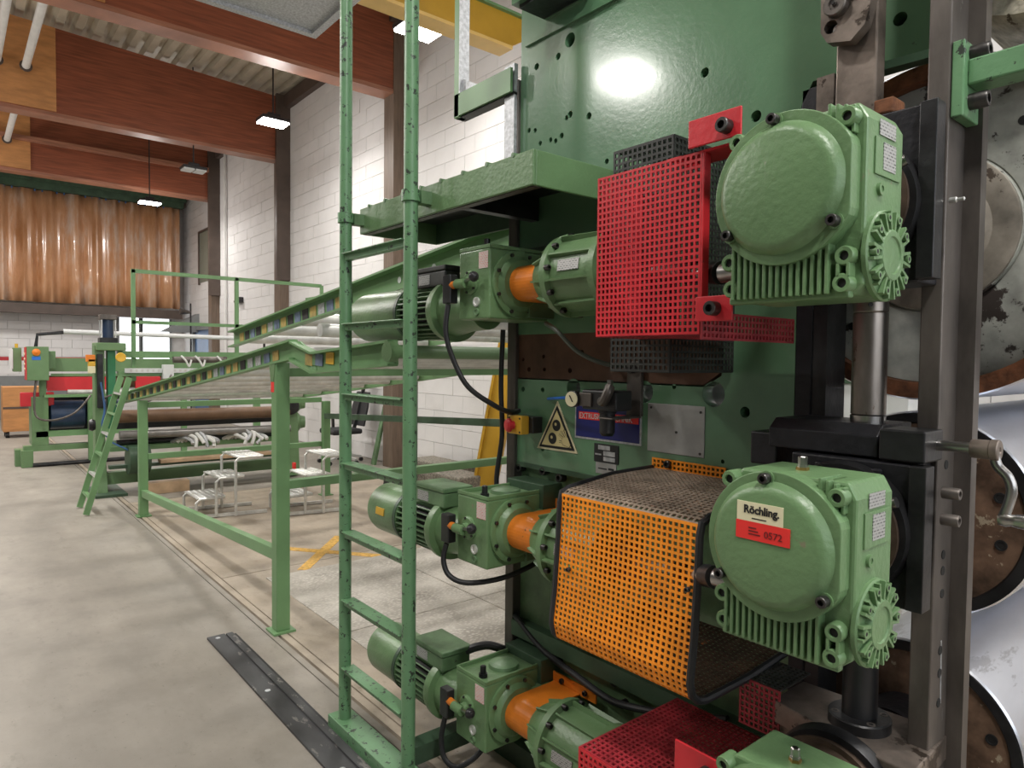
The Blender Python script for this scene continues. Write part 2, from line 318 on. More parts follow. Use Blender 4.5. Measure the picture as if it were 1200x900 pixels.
struct('wall_near', MB().box(4.0, 4.3, -9.3, 5.5, 0, 8.4), M['grey_band'])
for i, (y0, y1) in enumerate(((3.55, 4.02), (4.12, 4.78))):
    wn = struct('window_%d' % (i + 1), MB().box(XF + .0, XF + .05, y0, y1, .85, 2.72), M['day_glow'])
    f = MB(); f.box(XF, XF + .09, y0 - .06, y0, .8, 2.78); f.box(XF, XF + .09, y1, y1 + .06, .8, 2.78); f.box(XF, XF + .09, y0, y1, 2.72, 2.78); f.box(XF, XF + .09, y0, y1, .8, .86); part('window_frame', f, M['grey_band'], wn)
for i, (y0, y1) in enumerate(((-2.2, 1.2), (1.6, 4.9))):  # unseen windows, added and enlarged to brighten the rolls and gearbox sides
    wn = struct('window_%d' % (i + 4), MB().box(3.95, 4.0, y0, y1, 1.6, 5.0), M['side_fill_glow'])
    f = MB(); f.box(3.9, 4.0, y0 - .08, y0, 1.5, 5.1); f.box(3.9, 4.0, y1, y1 + .08, 1.5, 5.1); f.box(3.9, 4.0, y0, y1, 5.0, 5.1); f.box(3.9, 4.0, y0, y1, 1.5, 1.6); f.box(3.9, 4.0, y0, y1, 3.05, 3.12); part('window_frame', f, M['grey_band'], wn)
dr = struct('door_1', MB().box(-19.7, -18.25, YW - .06, YW - .02, 0, 2.3), M['blue_door'])
f = MB(); f.box(-19.8, -19.7, YW - .12, YW, 0, 2.4); f.box(-18.25, -18.15, YW - .12, YW, 0, 2.4); f.box(-19.7, -18.25, YW - .12, YW, 2.3, 2.4); part('door_frame', f, M['grey_band'], dr)
part('canopy_hood', MB().prism([(-19.9, YW - .03, 2.75), (-19.9, YW - .9, 2.25), (-19.9, YW - .03, 2.25)], (.5, 0, 0)), M['grey_band'], dr)
wn = struct('window_3', MB().box(-19.3, -18.45, YW - .04, YW - .02, 3.55, 4.85), M['pale_wall_panel'])
f = MB(); f.box(-19.36, -19.3, YW - .07, YW, 3.5, 4.9); f.box(-18.45, -18.4, YW - .07, YW, 3.5, 4.9); f.box(-19.3, -18.45, YW - .07, YW, 4.85, 4.9); part('window_frame', f, M['brown_frame'], wn)
# columns and laminated beams, every 4.3 m
roofz = lambda y: 6.72 + .05 * (YW - y)
for i, x in enumerate((-17.8, -13.35, -8.95, -4.5, -.1)):
    c = MB(); c.box(x - .1, x + .18, YW - .22, YW + .01, 0, 6.6); struct('column_%d' % (i + 1), c, M['column_wood'])
    b = MB(); b.box(x + .18, x + .25, YW - .3, YW - .0, 3.1 if i < 2 else 6.4, 6.65); part('column_edge', b, M['brown_frame'], bpy.data.objects['column_%d' % (i + 1)])
    zb = 5.42
    bm = MB(); bm.prism([(x - .12, YW - .2, zb + .05), (x - .12, -9.1, zb + .05), (x - .12, -9.1, roofz(-9.1) - .1), (x - .12, YW - .2, roofz(YW) - .1)], (.28, 0, 0))
    bo = struct('trim_%d' % (i + 1), bm, M['glulam'])
    part('beam_soffit', MB().box(x - .125, x + .165, -9.1, YW - .2, zb - .01, zb + .05), M['glulam_edge'], bo)
    if i < 3:
        y1 = 1.38; part('plywood_casing', MB().prism([(x + .165, -3.0, zb + .06), (x + .165, y1, zb + .06), (x + .165, y1, roofz(y1) - .12), (x + .165, -3.0, roofz(-3) - .12)], (.03, 0, 0)), M['wood_ply'], bo)
for i, x in enumerate((-16.0, )):
    struct('trim_%d' % (6 + i), MB().box(-17.6, -17.5, -9, YW - .3, 6.05, 6.15), M['glulam_edge'])
struct('trim_7', MB().box(-22, 4, YW - .14, YW + .02, 6.42, 6.66), M['brown_frame'])
# trapezoidal roof deck, one sheet per bay
ceil = struct('ceiling', MB().prism([(-22.2, YW + .3, roofz(YW + .3) + .14), (-22.2, -9.4, roofz(-9.4) + .14), (-22.2, -9.4, roofz(-9.4) + .24), (-22.2, YW + .3, roofz(YW + .3) + .24)], (26.6, 0, 0)), M['grey_band'])
xs = [-22, -17.8, -13.35, -8.95, -4.5, -.1, 4.2]
prof = []; y = YW + .2; k = 0
while y > -9.2:
    for (dy, dz) in ((0, 0), (.11, 0), (.145, .09), (.225, .09)): prof.append((y - dy, roofz(y - dy) + dz))
    y -= .26
for i in range(6):
    V = [(xs[i], a, b) for a, b in prof] + [(xs[i + 1], a, b) for a, b in prof]; n = len(prof)
    m = MB(); m.add(V, [(j, j + 1, j + 1 + n, j + n) for j in range(n - 1)]); part('deck_sheet', m, M['deck'], ceil)
# strip curtain over the far opening
cu = MB(); V = []; ny = 260; cy0, cy1 = -4.2, 4.93
for i in range(ny + 1):
    y = cy0 + (cy1 - cy0) * i / ny; t = y * 2 * PI / .46
    dx = .085 * math.sin(t + .8 * math.sin(y * 1.7)) + .03 * math.sin(2.3 * t + y)
    for z in (2.9, 3.6, 4.4, 5.1, 5.62): V.append((-20.3 + dx * (1 - .35 * (z - 2.9) / 2.7), y, z))
F = [(i * 5 + j, (i + 1) * 5 + j, (i + 1) * 5 + j + 1, i * 5 + j + 1) for i in range(ny) for j in range(4)]
cu.add(V, F, True)
t = thing('strip_curtain', 'pleated glossy amber curtain hanging across the end wall high above the machines', 'curtain', (-20.3, .5, 2.9))
co = part('curtain_sheet', cu, M['curtain'], t); so = co.modifiers.new('thick', 'SOLIDIFY'); so.thickness = .012
part('curtain_rail', MB().box(-20.4, -20.2, cy0, 5.0, 5.63, 5.8).box(-20.55, -20.15, cy0, 5.05, 5.8, 5.9), M['green_dark'], t)
hk = MB()
for i in range(60): hk.box(-20.31, -20.29, cy0 + .15 * i, cy0 + .15 * i + .03, 5.58, 5.66)
stuff(part('hook', hk, M['blue_door'], t))
solo('curtain_bottom_beam', MB().box(-20.6, -20.2, -9, 4.95, 2.62, 2.85), M['brown_frame'], 'long dark beam running along the lower hem of the amber curtain', 'beam')
solo('roof_edge_girder', MB().box(-20.85, -20.55, -9, 5.15, 5.9, 6.7), M['brown_frame'], 'dark girder under the roof above the amber curtain rail', 'beam')
# hanging lamps
def glow(x, y, z, k=.55):
    d = bpy.data.lights.new('lamp_glow', 'POINT'); d.energy = LAMP_W * k; d.shadow_soft_size = .18; d.color = (1, .96, .92); o = bpy.data.objects.new('lamp_glow', d); C.objects.link(o); o.location = (x, y, z - .1)
def lamp(x, y, z, on, label, w_=.2):
    t = thing('high_bay_lamp', label, 'lamp', (x, y, z), 'hanging hall lamps')
    part('lamp_body', MB().box(x - .15, x + .15, y - w_, y + w_, z + .02, z + .07), M['black_plastic'], t, .008)
    part('driver_box', MB().box(x - .06, x + .06, y - .09, y + .09, z + .07, z + .14), M['black_plastic'], t, .008)
    for s in (-1, 1): part('diffuser', MB().box(x - .13, x + .13, y + s * w_ * .5 - w_ * .44, y + s * w_ * .5 + w_ * .44, z - .005, z + .02), M['lamp_glow'] if on else M['white_box'], t)
    part('suspension_rod', MB().cyl((x, y, z + .14), (x, y, roofz(y) - .01), .012, n=8), M['black_plastic'], t)
    if on: area('lamp_light', (x, y, z - .03), .3, 2 * w_, LAMP_W * .62); glow(x, y, z - .08, .28 if x > -8 else .5)
lamp(-10.0, 3.69, 5.0, True, 'lit twin lamp hanging on a rod before the second red-brown beam')
lamp(-13.3, 3.46, 4.95, False, 'unlit dark lamp hanging below the roof beams near the amber curtain')
lamp(-17.0, 3.5, 5.0, True, 'lit lamp farthest down the hall, glowing before the amber curtain', .22)
lamp(-6.23, 3.82, 5.0, True, 'lit lamp glowing behind the upright ladder, beside the yellow crane girder', .22)
for x, k in ((-16.5, 2.2), (-13.0, 1.9), (-9.3, 1.5), (-6.3, 1.0), (-1.9, .6)): area('hall_lamp', (x, -.8, 5.0), .45, .3, LAMP_W * k); glow(x, -.8, 5.0, k * .4)
for x, y, z, k in ((-10.2, -3.7, 5.0, .9), (-4.75, -1.9, 4.5, 1.0)): area('hall_lamp', (x, y, z), .45, .3, LAMP_W * k)
for x, k in ((-2.6, .5), (1.2, 1.0)): area('hall_lamp', (x, 3.7, 5.0), .45, .3, LAMP_W * k); glow(x, 3.7, 5.0, k * .5)
area('hall_lamp', (.9, .35, 5.0), .45, .3, LAMP_W * 1.6)
# pipes, heater panel, crane girder
for i, (a, b_) in enumerate((((24, 0), (5, 88)), ((58, 0), (29, 94)))):
    pass
for (y, z, x0, x1, lab) in ((.62, 6.05, -13.05, -3.0, 'white pipe slung below the roof at the picture edge, outer of two'), (.98, 6.05, -13.05, -3.0, 'white pipe slung below the roof, the one nearer the curtain lamp'), (.98, 6.0, -17.5, -13.55, 'short white pipe showing beyond the second roof beam')):
    tt = thing('ceiling_pipe', lab, 'pipe', (x0, y, z)); part('pipe_tube', MB().cyl((x0, y, z), (x1, y, z), .055, n=14), M['pipe_white'], tt)
    part('pipe_collar', MB().cyl((x0 - .0, y, z), (x0 + .03, y, z), .085, n=14), M['brown_frame'], tt)
t = thing('heater_panel', 'grey framed flat panel hanging below the roof above the ladder top', 'heater', (-4.6, 1.6, 4.27))
part('panel_sheet', MB().box(-5.45, -3.4, 1.0, 2.33, 4.28, 4.31), M['zinc'], t)
f = MB(); f.box(-5.51, -3.34, 2.33, 2.39, 4.25, 4.33); f.box(-5.51, -3.34, .94, 1.0, 4.25, 4.33); f.box(-5.51, -5.45, 1.0, 2.33, 4.25, 4.33); f.box(-3.4, -3.34, 1.0, 2.33, 4.25, 4.33); part('panel_frame', f, M['zinc'], t)
for (x, y) in ((-4.85, 1.1), (-4.85, 2.2), (-3.6, 1.1), (-3.6, 2.2)): part('hanger_rod', MB().cyl((x, y, 4.3), (x, y, roofz(y)), .008, n=6), M['grey_steel'], t)
t = thing('crane_girder', 'yellow crane girder crossing high behind the green machine frame', 'crane', (-5, 4, 4.5))
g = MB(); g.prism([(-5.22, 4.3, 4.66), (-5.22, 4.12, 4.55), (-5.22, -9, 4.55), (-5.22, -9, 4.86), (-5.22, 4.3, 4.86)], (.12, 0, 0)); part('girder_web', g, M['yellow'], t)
part('bottom_flange', MB().box(-5.26, -5.06, -9, 4.14, 4.525, 4.555), M['yellow_lit_edge'], t); part('top_flange', MB().box(-5.26, -5.06, -9, 4.32, 4.86, 4.885), M['green_frame'], t)
# ------------------------------------------------------------------ the machine: side frame
YP = 1.75
mf = thing('machine_frame', 'tall green side frame of the roll machine carrying the drives', 'machine', (-1.4, 1.8, 0))
holes_up = [(629, 78, 4), (654, 66, 4), (668, 134, 4), (664, 138, 3), (690, 136, 4), (620, 153, 3), (627, 153, 3), (633, 168, 3), (645, 164, 3), (651, 165, 3), (658, 159, 3.5), (826, 85, 4.5), (886, 136, 5), (711, 189, 3), (668, 47, 8), (1055, 22, 5)]
def on_plane(px, py, Y):
    d = [R[i][0] * (px - 600) + R[i][1] * (py - 450) + R[i][2] * 800 for i in range(3)]; t = Y / d[1]; return (d[0] * t, 1.6 + d[2] * t)
def hz(L, Y): return [(*[round(q, 3) for q in on_plane(a, b, Y)], round(r * .0032, 4)) for a, b, r in L]
XL = -2.085
up_out = [(XL, 1.70), (-.93, 1.70), (-.93, 2.28), (-.90, 2.335), (-.61, 2.325), (-.61, 3.7), (XL, 3.7)]
plate('upper_plate', up_out, hz(holes_up, YP), YP, YP + .05, M['green_panel'], mf)
part('upper_back_plate', MB().box(XL, -.94, YP + .05, YP + .12, 1.7, 3.7).box(-.94, -.61, YP + .05, YP + .12, 2.34, 3.7), M['green_dark'], mf)
big = hz([(672, 455, 11), (755, 459, 11.5), (836, 462, 12)], YP)
brown = [(XL, 1.53), (-1.22, 1.53), (-1.16, 1.57), (-1.16, 1.705), (XL, 1.705)]
plate('rusty_plate', brown, hz([(612, 421, 2.5), (636, 418, 2.5), (619, 433, 3), (637, 433, 2.5), (681, 413, 3), (667, 434, 3)], YP), YP + .004, YP + .05, mat('rusty_brown_plate', (.12, .06, .036), .6, .2, var=.35, vscale=9, bscale=50, bstr=.3), mf)
low = [(XL, 1.195), (-.93, 1.195), (-.93, 1.70), (-1.155, 1.70), (-1.155, 1.56), (-1.215, 1.525), (XL, 1.525)]
sm = hz([(613, 456, 3), (636, 457, 3), (636, 526, 3), (790, 453, 2.5), (873, 483, 5), (847, 541, 2), (607, 552, 2)], YP)
plate('lower_plate', low, big + [s for s in sm if s[1] > 1.2], YP, YP + .05, M['green_panel'], mf)
plate('middle_back_plate', [(XL, .05), (-.93, .05), (-.93, 1.70), (XL, 1.70)], big, YP + .05, YP + .12, M['green_dark'], mf)
part('base_plate', MB().box(XL, -.93, YP + .025, YP + .05, .05, 1.195), M['green_dirty'], mf)
part('base_ledge', MB().box(XL, -.95, YP - .02, YP + .03, .50, .56), M['green_dark'], mf)
part('joint_ledge', MB().box(XL, -.95, YP - .004, YP + .03, 1.178, 1.196), M['green_dark'], mf)
part('edge_strip', MB().box(-2.135, XL, YP - .015, YP + .12, .02, 2.70), M['grey_steel'], mf, .003)
part('zinc_strip', MB().box(-2.15, -2.09, YP - .03, YP - .012, 2.30, 2.76), M['zinc'], mf)
part('foot_beam', MB().box(-2.2, -.3, YP - .05, YP + .25, 0, .09), M['green_dark'], mf)
part('overhang_box', MB().box(-1.94, -1.71, YP - .17, YP, 2.875, 3.5), M['green_panel'], mf)
part('upper_ledge', MB().box(-2.05, -1.40, YP - .012, YP, 2.812, 2.83), M['green_panel'], mf)
part('overhang_grating', MB().box(-1.92, -1.73, YP - .15, YP - .03, 2.862, 2.875), M['dark_steel'], mf)
def bolt(ax_o, ax, r, h, name='bolt', par=None, m='bolt'):
    return part(name, MB().lathe(ax_o, ax, [(0, r), (h * .92, r), (h, r * .9), (h, r * .55), (h * .45, r * .55), (h * .45, 0)], 16), M[m], par)
for (px, py) in ((608, 548), (636, 552), (655, 560)):
    x, z = on_plane(px, py, YP); bolt((x, YP + .025, z), (0, -1, 0), .017, .03, 'frame_bolt', mf)
for (px, py) in ((605, 752), (600, 760), (651, 775), (718, 800), (728, 826)):
    x, z = on_plane(px, py, YP); bolt((x, YP + .025, z), (0, -1, 0), .015, .025, 'frame_bolt', mf)
part('panel_lug', MB().box(-1.545, -1.505, YP - .012, YP, 2.205, 2.265), M['green'], mf, .004)
bolt((-1.525, YP - .012, 2.24), (0, -1, 0), .013, .008, 'lug_bore', mf, 'hole')
# slide bars of the roll window
part('inner_guide', MB().box(-.93, -.885, 1.75, 1.86, .02, 2.32), M['black_iron'], mf, .003)
part('inner_guide_face', MB().box(-.885, -.848, 1.755, 1.86, .02, 2.32), M['dark_steel'], mf)
part('outer_upright', MB().box(-.574, -.532, 1.60, 1.70, .0, 2.9), M['grey_steel'], mf, .003)
part('upright_rib', MB().box(-.56, -.50, 1.70, 1.735, .3, 2.9), M['grey_steel'], mf)
for z in (2.235, 1.385, 1.19, 1.155, 1.105, .98, .93, .865): part('upright_bore', MB().cyl((-.533, 1.65, z), (-.5305, 1.65, z), .010, n=14), M['hole'], mf)
part('oil_streak', MB().bar((-.5315, 1.655, 1.0), (-.5315, 1.662, .86), .004, .001, (1, 0, 0)), M['zinc'], mf)
part('pull_plate', MB().box(-.762, -.672, 1.585, 1.63, 2.03, 2.95), M['worn_steel'], mf, .004)
part('notch_block', MB().box(-.885, -.84, 1.74, 1.85, 2.20, 2.335).box(-.84, -.80, 1.76, 1.86, 2.2, 2.33), M['worn_steel'], mf)
# link plate with roller and slot
t = thing('link_plate', 'octagonal steel link plate with roller and slot at the picture top', 'link plate', (-.725, 1.57, 2.36))
oct_ = [(-.782, 2.52), (-.780, 2.352), (-.764, 2.325), (-.712, 2.312), (-.682, 2.338), (-.666, 2.40), (-.672, 2.52)]
plate('plate_body', oct_, [(-.757, 2.358, .015)], 1.545, 1.575, M['worn_steel'], t)
part('slot_floor', MB().box(-.775, -.735, 1.572, 1.576, 2.335, 2.385), M['hole'], t)
part('slot_tongue', MB().cyl((-.745, 1.556, 2.352), (-.745, 1.572, 2.352), .012), M['steel'], t)
for (x, z, r) in ((-.742, 2.398, .026), (-.712, 2.44, .027)):
    ro = part('roller', MB().lathe((x, 1.545, z), (0, -1, 0), [(0, r), (.016, r), (.019, r * .9), (.019, r * .5), (.015, r * .45), (.015, r * .2), (.022, r * .2), (.022, 0)], 24), M['grey_steel'], t)
    part('roller_pin', MB().cyl((x, 1.523, z), (x, 1.52, z), .004), M['hole'], ro)
# bearing blocks in the window
def block(name, label, z0, z1, par_=None):
    t = thing(name, label, 'bearing block', (-.67, 1.6, z0))
    part('block_body', MB().box(-.80, -.545, 1.50, 1.62, z0, z1), M['black_iron'], t, .004)
    part('side_plate', MB().box(-.545, -.513, 1.485, 1.53, z0 + .005, z1), M['dark_steel'], t, .002)
    zc = (z0 + z1) / 2
    return t
b1 = block('bearing_block', 'black bearing block behind the upper gearbox, beside the steel upright', 1.765, 2.118)
part('brown_wedge', MB().box(-.64, -.60, 1.50, 1.56, 2.118, 2.15), M['rust'], b1, .004)
part('grease_nipple', MB().lathe((-.512, 1.56, 1.93), (1, 0, 0), [(0, .006), (.012, .006), (.014, .0035), (.026, .004), (.028, 0)], 10), M['alu'], b1)
b2 = block('bearing_block', 'black bearing block behind the middle gearbox, beside the crank handle', 1.097, 1.395)
for z in (1.337, 1.282): bolt((-.512, 1.575, z), (1, 0, 0), .0125, .032, 'block_bolt', b2, 'grey_steel')
for (x, dz) in ((-.74, .04), (-.62, .07)): part('cast_rib', MB().box(x, x + .02, 1.49, 1.51, 1.2, 1.38), M['black_iron'], b2, .003)
M['rust_dark'] = mat('dark_rusty_steel', (.075, .05, .035), .5, .6, var=.5, vscale=14)
def shaft_ring(z, label):
    t = thing('shaft_collar', label, 'collar', (-.675, 1.43, z))
    part('collar_ring', MB().lathe((-.675, 1.392, z), (0, 1, 0), [(0, .118), (.05, .118), (.053, .128), (.062, .128), (.066, .12), (.10, .12), (.104, .10)], 44), M['rust_dark'], t)
    part('collar_flange', MB().lathe((-.675, 1.470, z), (0, 1, 0), [(0, .135), (.026, .14), (.030, .14)], 44), M['dark_steel'], t)
    part('clamp_screw', MB().cyl((-.568, 1.45, z + .07), (-.552, 1.45, z + .075), .011, n=12), M['steel'], t)
shaft_ring(1.925, 'rust brown shaft collar between the upper gearbox and its bearing block')
shaft_ring(1.25, 'rust brown shaft collar between the middle gearbox and its bearing block')
shaft_ring(.66, 'dark shaft collar behind the lowest gearbox at the picture bottom')
# hydraulic rams and the yoke
t = thing('hydraulic_ram', 'polished steel ram standing between the two upper bearing blocks', 'ram', (-.675, 1.6, 1.47))
part('ram_rod', MB().lathe((-.675, 1.6, 1.487), (0, 0, 1), [(0, .036), (.225, .036), (.227, .034), (.23, .036), (.29, .036)], 32), M['ram'], t)
part('ram_foot', MB().lathe((-.675, 1.6, 1.468), (0, 0, 1), [(0, .036), (.016, .037), (.018, .033)], 32), M['steel'], t)
part('rod_bore', MB().cyl((-.662, 1.565, 1.73), (-.66, 1.563, 1.73), .005, n=10), M['hole'], t)
t = thing('yoke_beam', 'black chamfered yoke beam carrying the polished ram', 'beam', (-.73, 1.6, 1.4))
part('yoke_body', MB().prism([(-.87, 1.52, 1.40), (-.87, 1.52, 1.445), (-.87, 1.55, 1.468), (-.87, 1.70, 1.468), (-.87, 1.70, 1.40)], (.25, 0, 0)), M['black_iron'], t, .003)
part('yoke_step', MB().box(-.93, -.86, 1.54, 1.75, 1.35, 1.43), M['black_iron'], t, .004)
part('yoke_head', MB().box(-.61, -.522, 1.50, 1.60, 1.40, 1.465), M['dark_steel'], t, .004)
t = thing('hydraulic_ram', 'black ram with round bolted foot on the brown steel wedge plate', 'ram', (-.675, 1.6, .77))
part('ram_rod', MB().cyl((-.675, 1.6, .80), (-.675, 1.6, 1.07), .037, n=32), M['black_plastic'], t)
part('ram_foot', MB().lathe((-.675, 1.6, .775), (0, 0, 1), [(0, .066), (.022, .066), (.025, .063), (.025, .036)], 36), M['dark_steel'], t)
for a in (40, 140, 220, 320): bolt((-.675 + .052 * math.cos(math.radians(a)), 1.6 + .052 * math.sin(math.radians(a)), .798), (0, 0, 1), .009, .003, 'foot_bolt', t, 'grey_steel')
t = thing('wedge_plate', 'brown steel wedge plate under the black ram above the lowest gearbox', 'plate', (-.7, 1.6, .7))
part('plate_body', MB().prism([(-.86, 1.55, .72), (-.86, 1.70, .72), (-.53, 1.72, .72), (-.52, 1.49, .72), (-.58, 1.49, .72)], (0, 0, .055)), M['worn_steel'], t, .003)
part('plate_web', MB().box(-.86, -.52, 1.56, 1.64, .35, .72), M['worn_steel'], t)
# crank
t = thing('hand_crank', 'steel hand crank with bent arm and round grip on the black yoke', 'crank', (-.5, 1.57, 1.43))
part('crank_shaft', MB().cyl((-.53, 1.57, 1.434), (-.445, 1.57, 1.434), .011, n=20), M['steel'], t)
part('crank_hub', MB().lathe((-.462, 1.57, 1.434), (1, 0, 0), [(0, .0175), (.003, .019), (.032, .019), (.034, .021), (.046, .021), (.048, .019), (.048, .007), (.046, .006), (.046, 0)], 28), M['worn_steel'], t)
part('crank_arm', MB().tube([(-.424, 1.57, 1.43), (-.418, 1.57, 1.405), (-.400, 1.57, 1.385), (-.393, 1.57, 1.36), (-.398, 1.57, 1.33), (-.405, 1.57, 1.305)], .0095, 12), M['steel'], t)
gp = part('crank_grip', MB().lathe((-.412, 1.57, 1.302), (1, 0, 0), [(0, .012), (.012, .014), (.02, .011), (.03, .013), (.075, .017), (.10, .015), (.105, 0)], 20), M['steel'], t)
# green arm on the upright
t = thing('bracket_arm', 'green arm with two black socket bolts on the steel upright', 'bracket', (-.5, 1.63, 2.2))
part('arm_plate', MB().box(-.531, -.508, 1.605, 1.70, 2.11, 2.265), M['green_worn'], t, .003)
part('arm_bar', MB().box(-.508, -.10, 1.625, 1.69, 2.175, 2.228), M['green_worn'], t, .004)
for z in (2.243, 2.145): bolt((-.508, 1.645, z), (1, 0, 0), .017, .034, 'arm_bolt', t)
# ------------------------------------------------------------------ rolls
def roll(label, z, r, kind, length=2.0):
    X = -.672; Y0 = 1.90
    t = thing('calender_roll', label, 'roll', (X, Y0, z), 'rolls between the side frames')
    part('roll_shell', MB().lathe((X, Y0, z), (0, 1, 0), [(.004, r - .006), (.0, r - .004), (.006, r), (length, r), (length, r - .05)], 96, True, False), M['chrome'], t)
    if kind == 'tube':
        part('shell_edge', MB().lathe((X, Y0, z), (0, 1, 0), [(.12, r - .046), (.0, r - .044), (.0, r - .004), (.004, r - .0041)], 96, True, False), M['rust'], t)
        e = part('end_disc', MB().lathe((X, Y0 + .035, z), (0, -1, 0), [(-.01, r - .045), (0, r - .046), (0, .20), (-.004, .197), (.004, .194), (.006, .19), (.006, 0)], 80), M['roll_end_white'], t)
        part('end_boss', MB().lathe((X, Y0 + .03, z), (0, -1, 0), [(0, .192), (.010, .192), (.012, .188), (.012, .135), (.03, .125), (.04, .10)], 60), mat('brownish_roll_boss', (.27, .24, .20), .45, .3, var=.45, vscale=10, chip=(.08, .06, .045), cscale=12, cthr=.6), t)
        part('hub_ring', MB().lathe((X, Y0 - .03, z), (0, -1, 0), [(0, .118), (.1, .118), (.10, .06)], 48), M['dark_steel'], t)
        part('hub_nipple', MB().cyl((X + .10, Y0 - .10, z - .05), (X + .128, Y0 - .11, z - .045), .006, n=10), M['alu'], t)
        for a in (8, 52, 96, 140, 188, 230, 275, 320): part('end_bore', MB().cyl((X + .30 * math.cos(math.radians(a)), Y0 + .036, z + .30 * math.sin(math.radians(a))), (X + .30 * math.cos(math.radians(a)), Y0 + .033, z + .30 * math.sin(math.radians(a))), .011, n=14), M['hole'], t)
    else:
        part('end_rim', MB().lathe((X, Y0 - .002, z), (0, -1, 0), [(-.02, r - .004), (0, r - .006), (.0, r - .028), (-.006, r - .032)], 80, True, False), M['dark_steel'], t)
        part('end_disc', MB().lathe((X, Y0 + .004, z), (0, -1, 0), [(0, r - .03), (0, .10), (.02, .095), (.03, .07)], 72), M['roll_end_brown'], t)
        part('hub_ring', MB().lathe((X, Y0 - .02, z), (0, -1, 0), [(0, .112), (.12, .112), (.12, .06)], 48), M['black_iron'], t)
        if kind == 'mid': part('seal_ring', MB().lathe((X, Y0 - .10, z), (0, -1, 0), [(0, .121), (.012, .121), (.012, .113)], 48), M['signal_red'], t)
        for a in (20, 75, 130, 200, 250, 305, 345):
            c_, s_ = math.cos(math.radians(a)), math.sin(math.radians(a)); part('end_bore', MB().lathe((X + .185 * c_, Y0 + .006, z + .185 * s_), (0, -1, 0), [(0, .013), (.006, .013), (.006, .009), (.0045, .0085), (.0045, 0)], 14), M['hole'], t)
    part('journal', MB().cyl((X, 1.38, z), (X, Y0 + .02, z), .062, n=32), M['dark_steel'], t)
    return t
roll('large upper roll with rust-crusted rim and pale stained end', 1.933, .424, 'tube')
roll('middle polished roll with brown rusty end beside the crank', 1.224, .257, 'mid')
roll('lowest polished roll with rusty end at the picture corner', .645, .245, 'low')
t = thing('brush_roll', 'fibre covered roll crossing the upper right picture corner', 'roll', (-.45, 2, 2.5))
part('roll_sleeve', MB().lathe((-.44, 1.8, 2.545), (0, 1, 0), [(0, .05), (.0, .185), (.02, .19), (1.8, .19), (1.8, .05)], 60), M['brush'], t)
part('roll_shaft', MB().cyl((-.44, 1.7, 2.545), (-.44, 3.8, 2.545), .04), M['steel'], t)
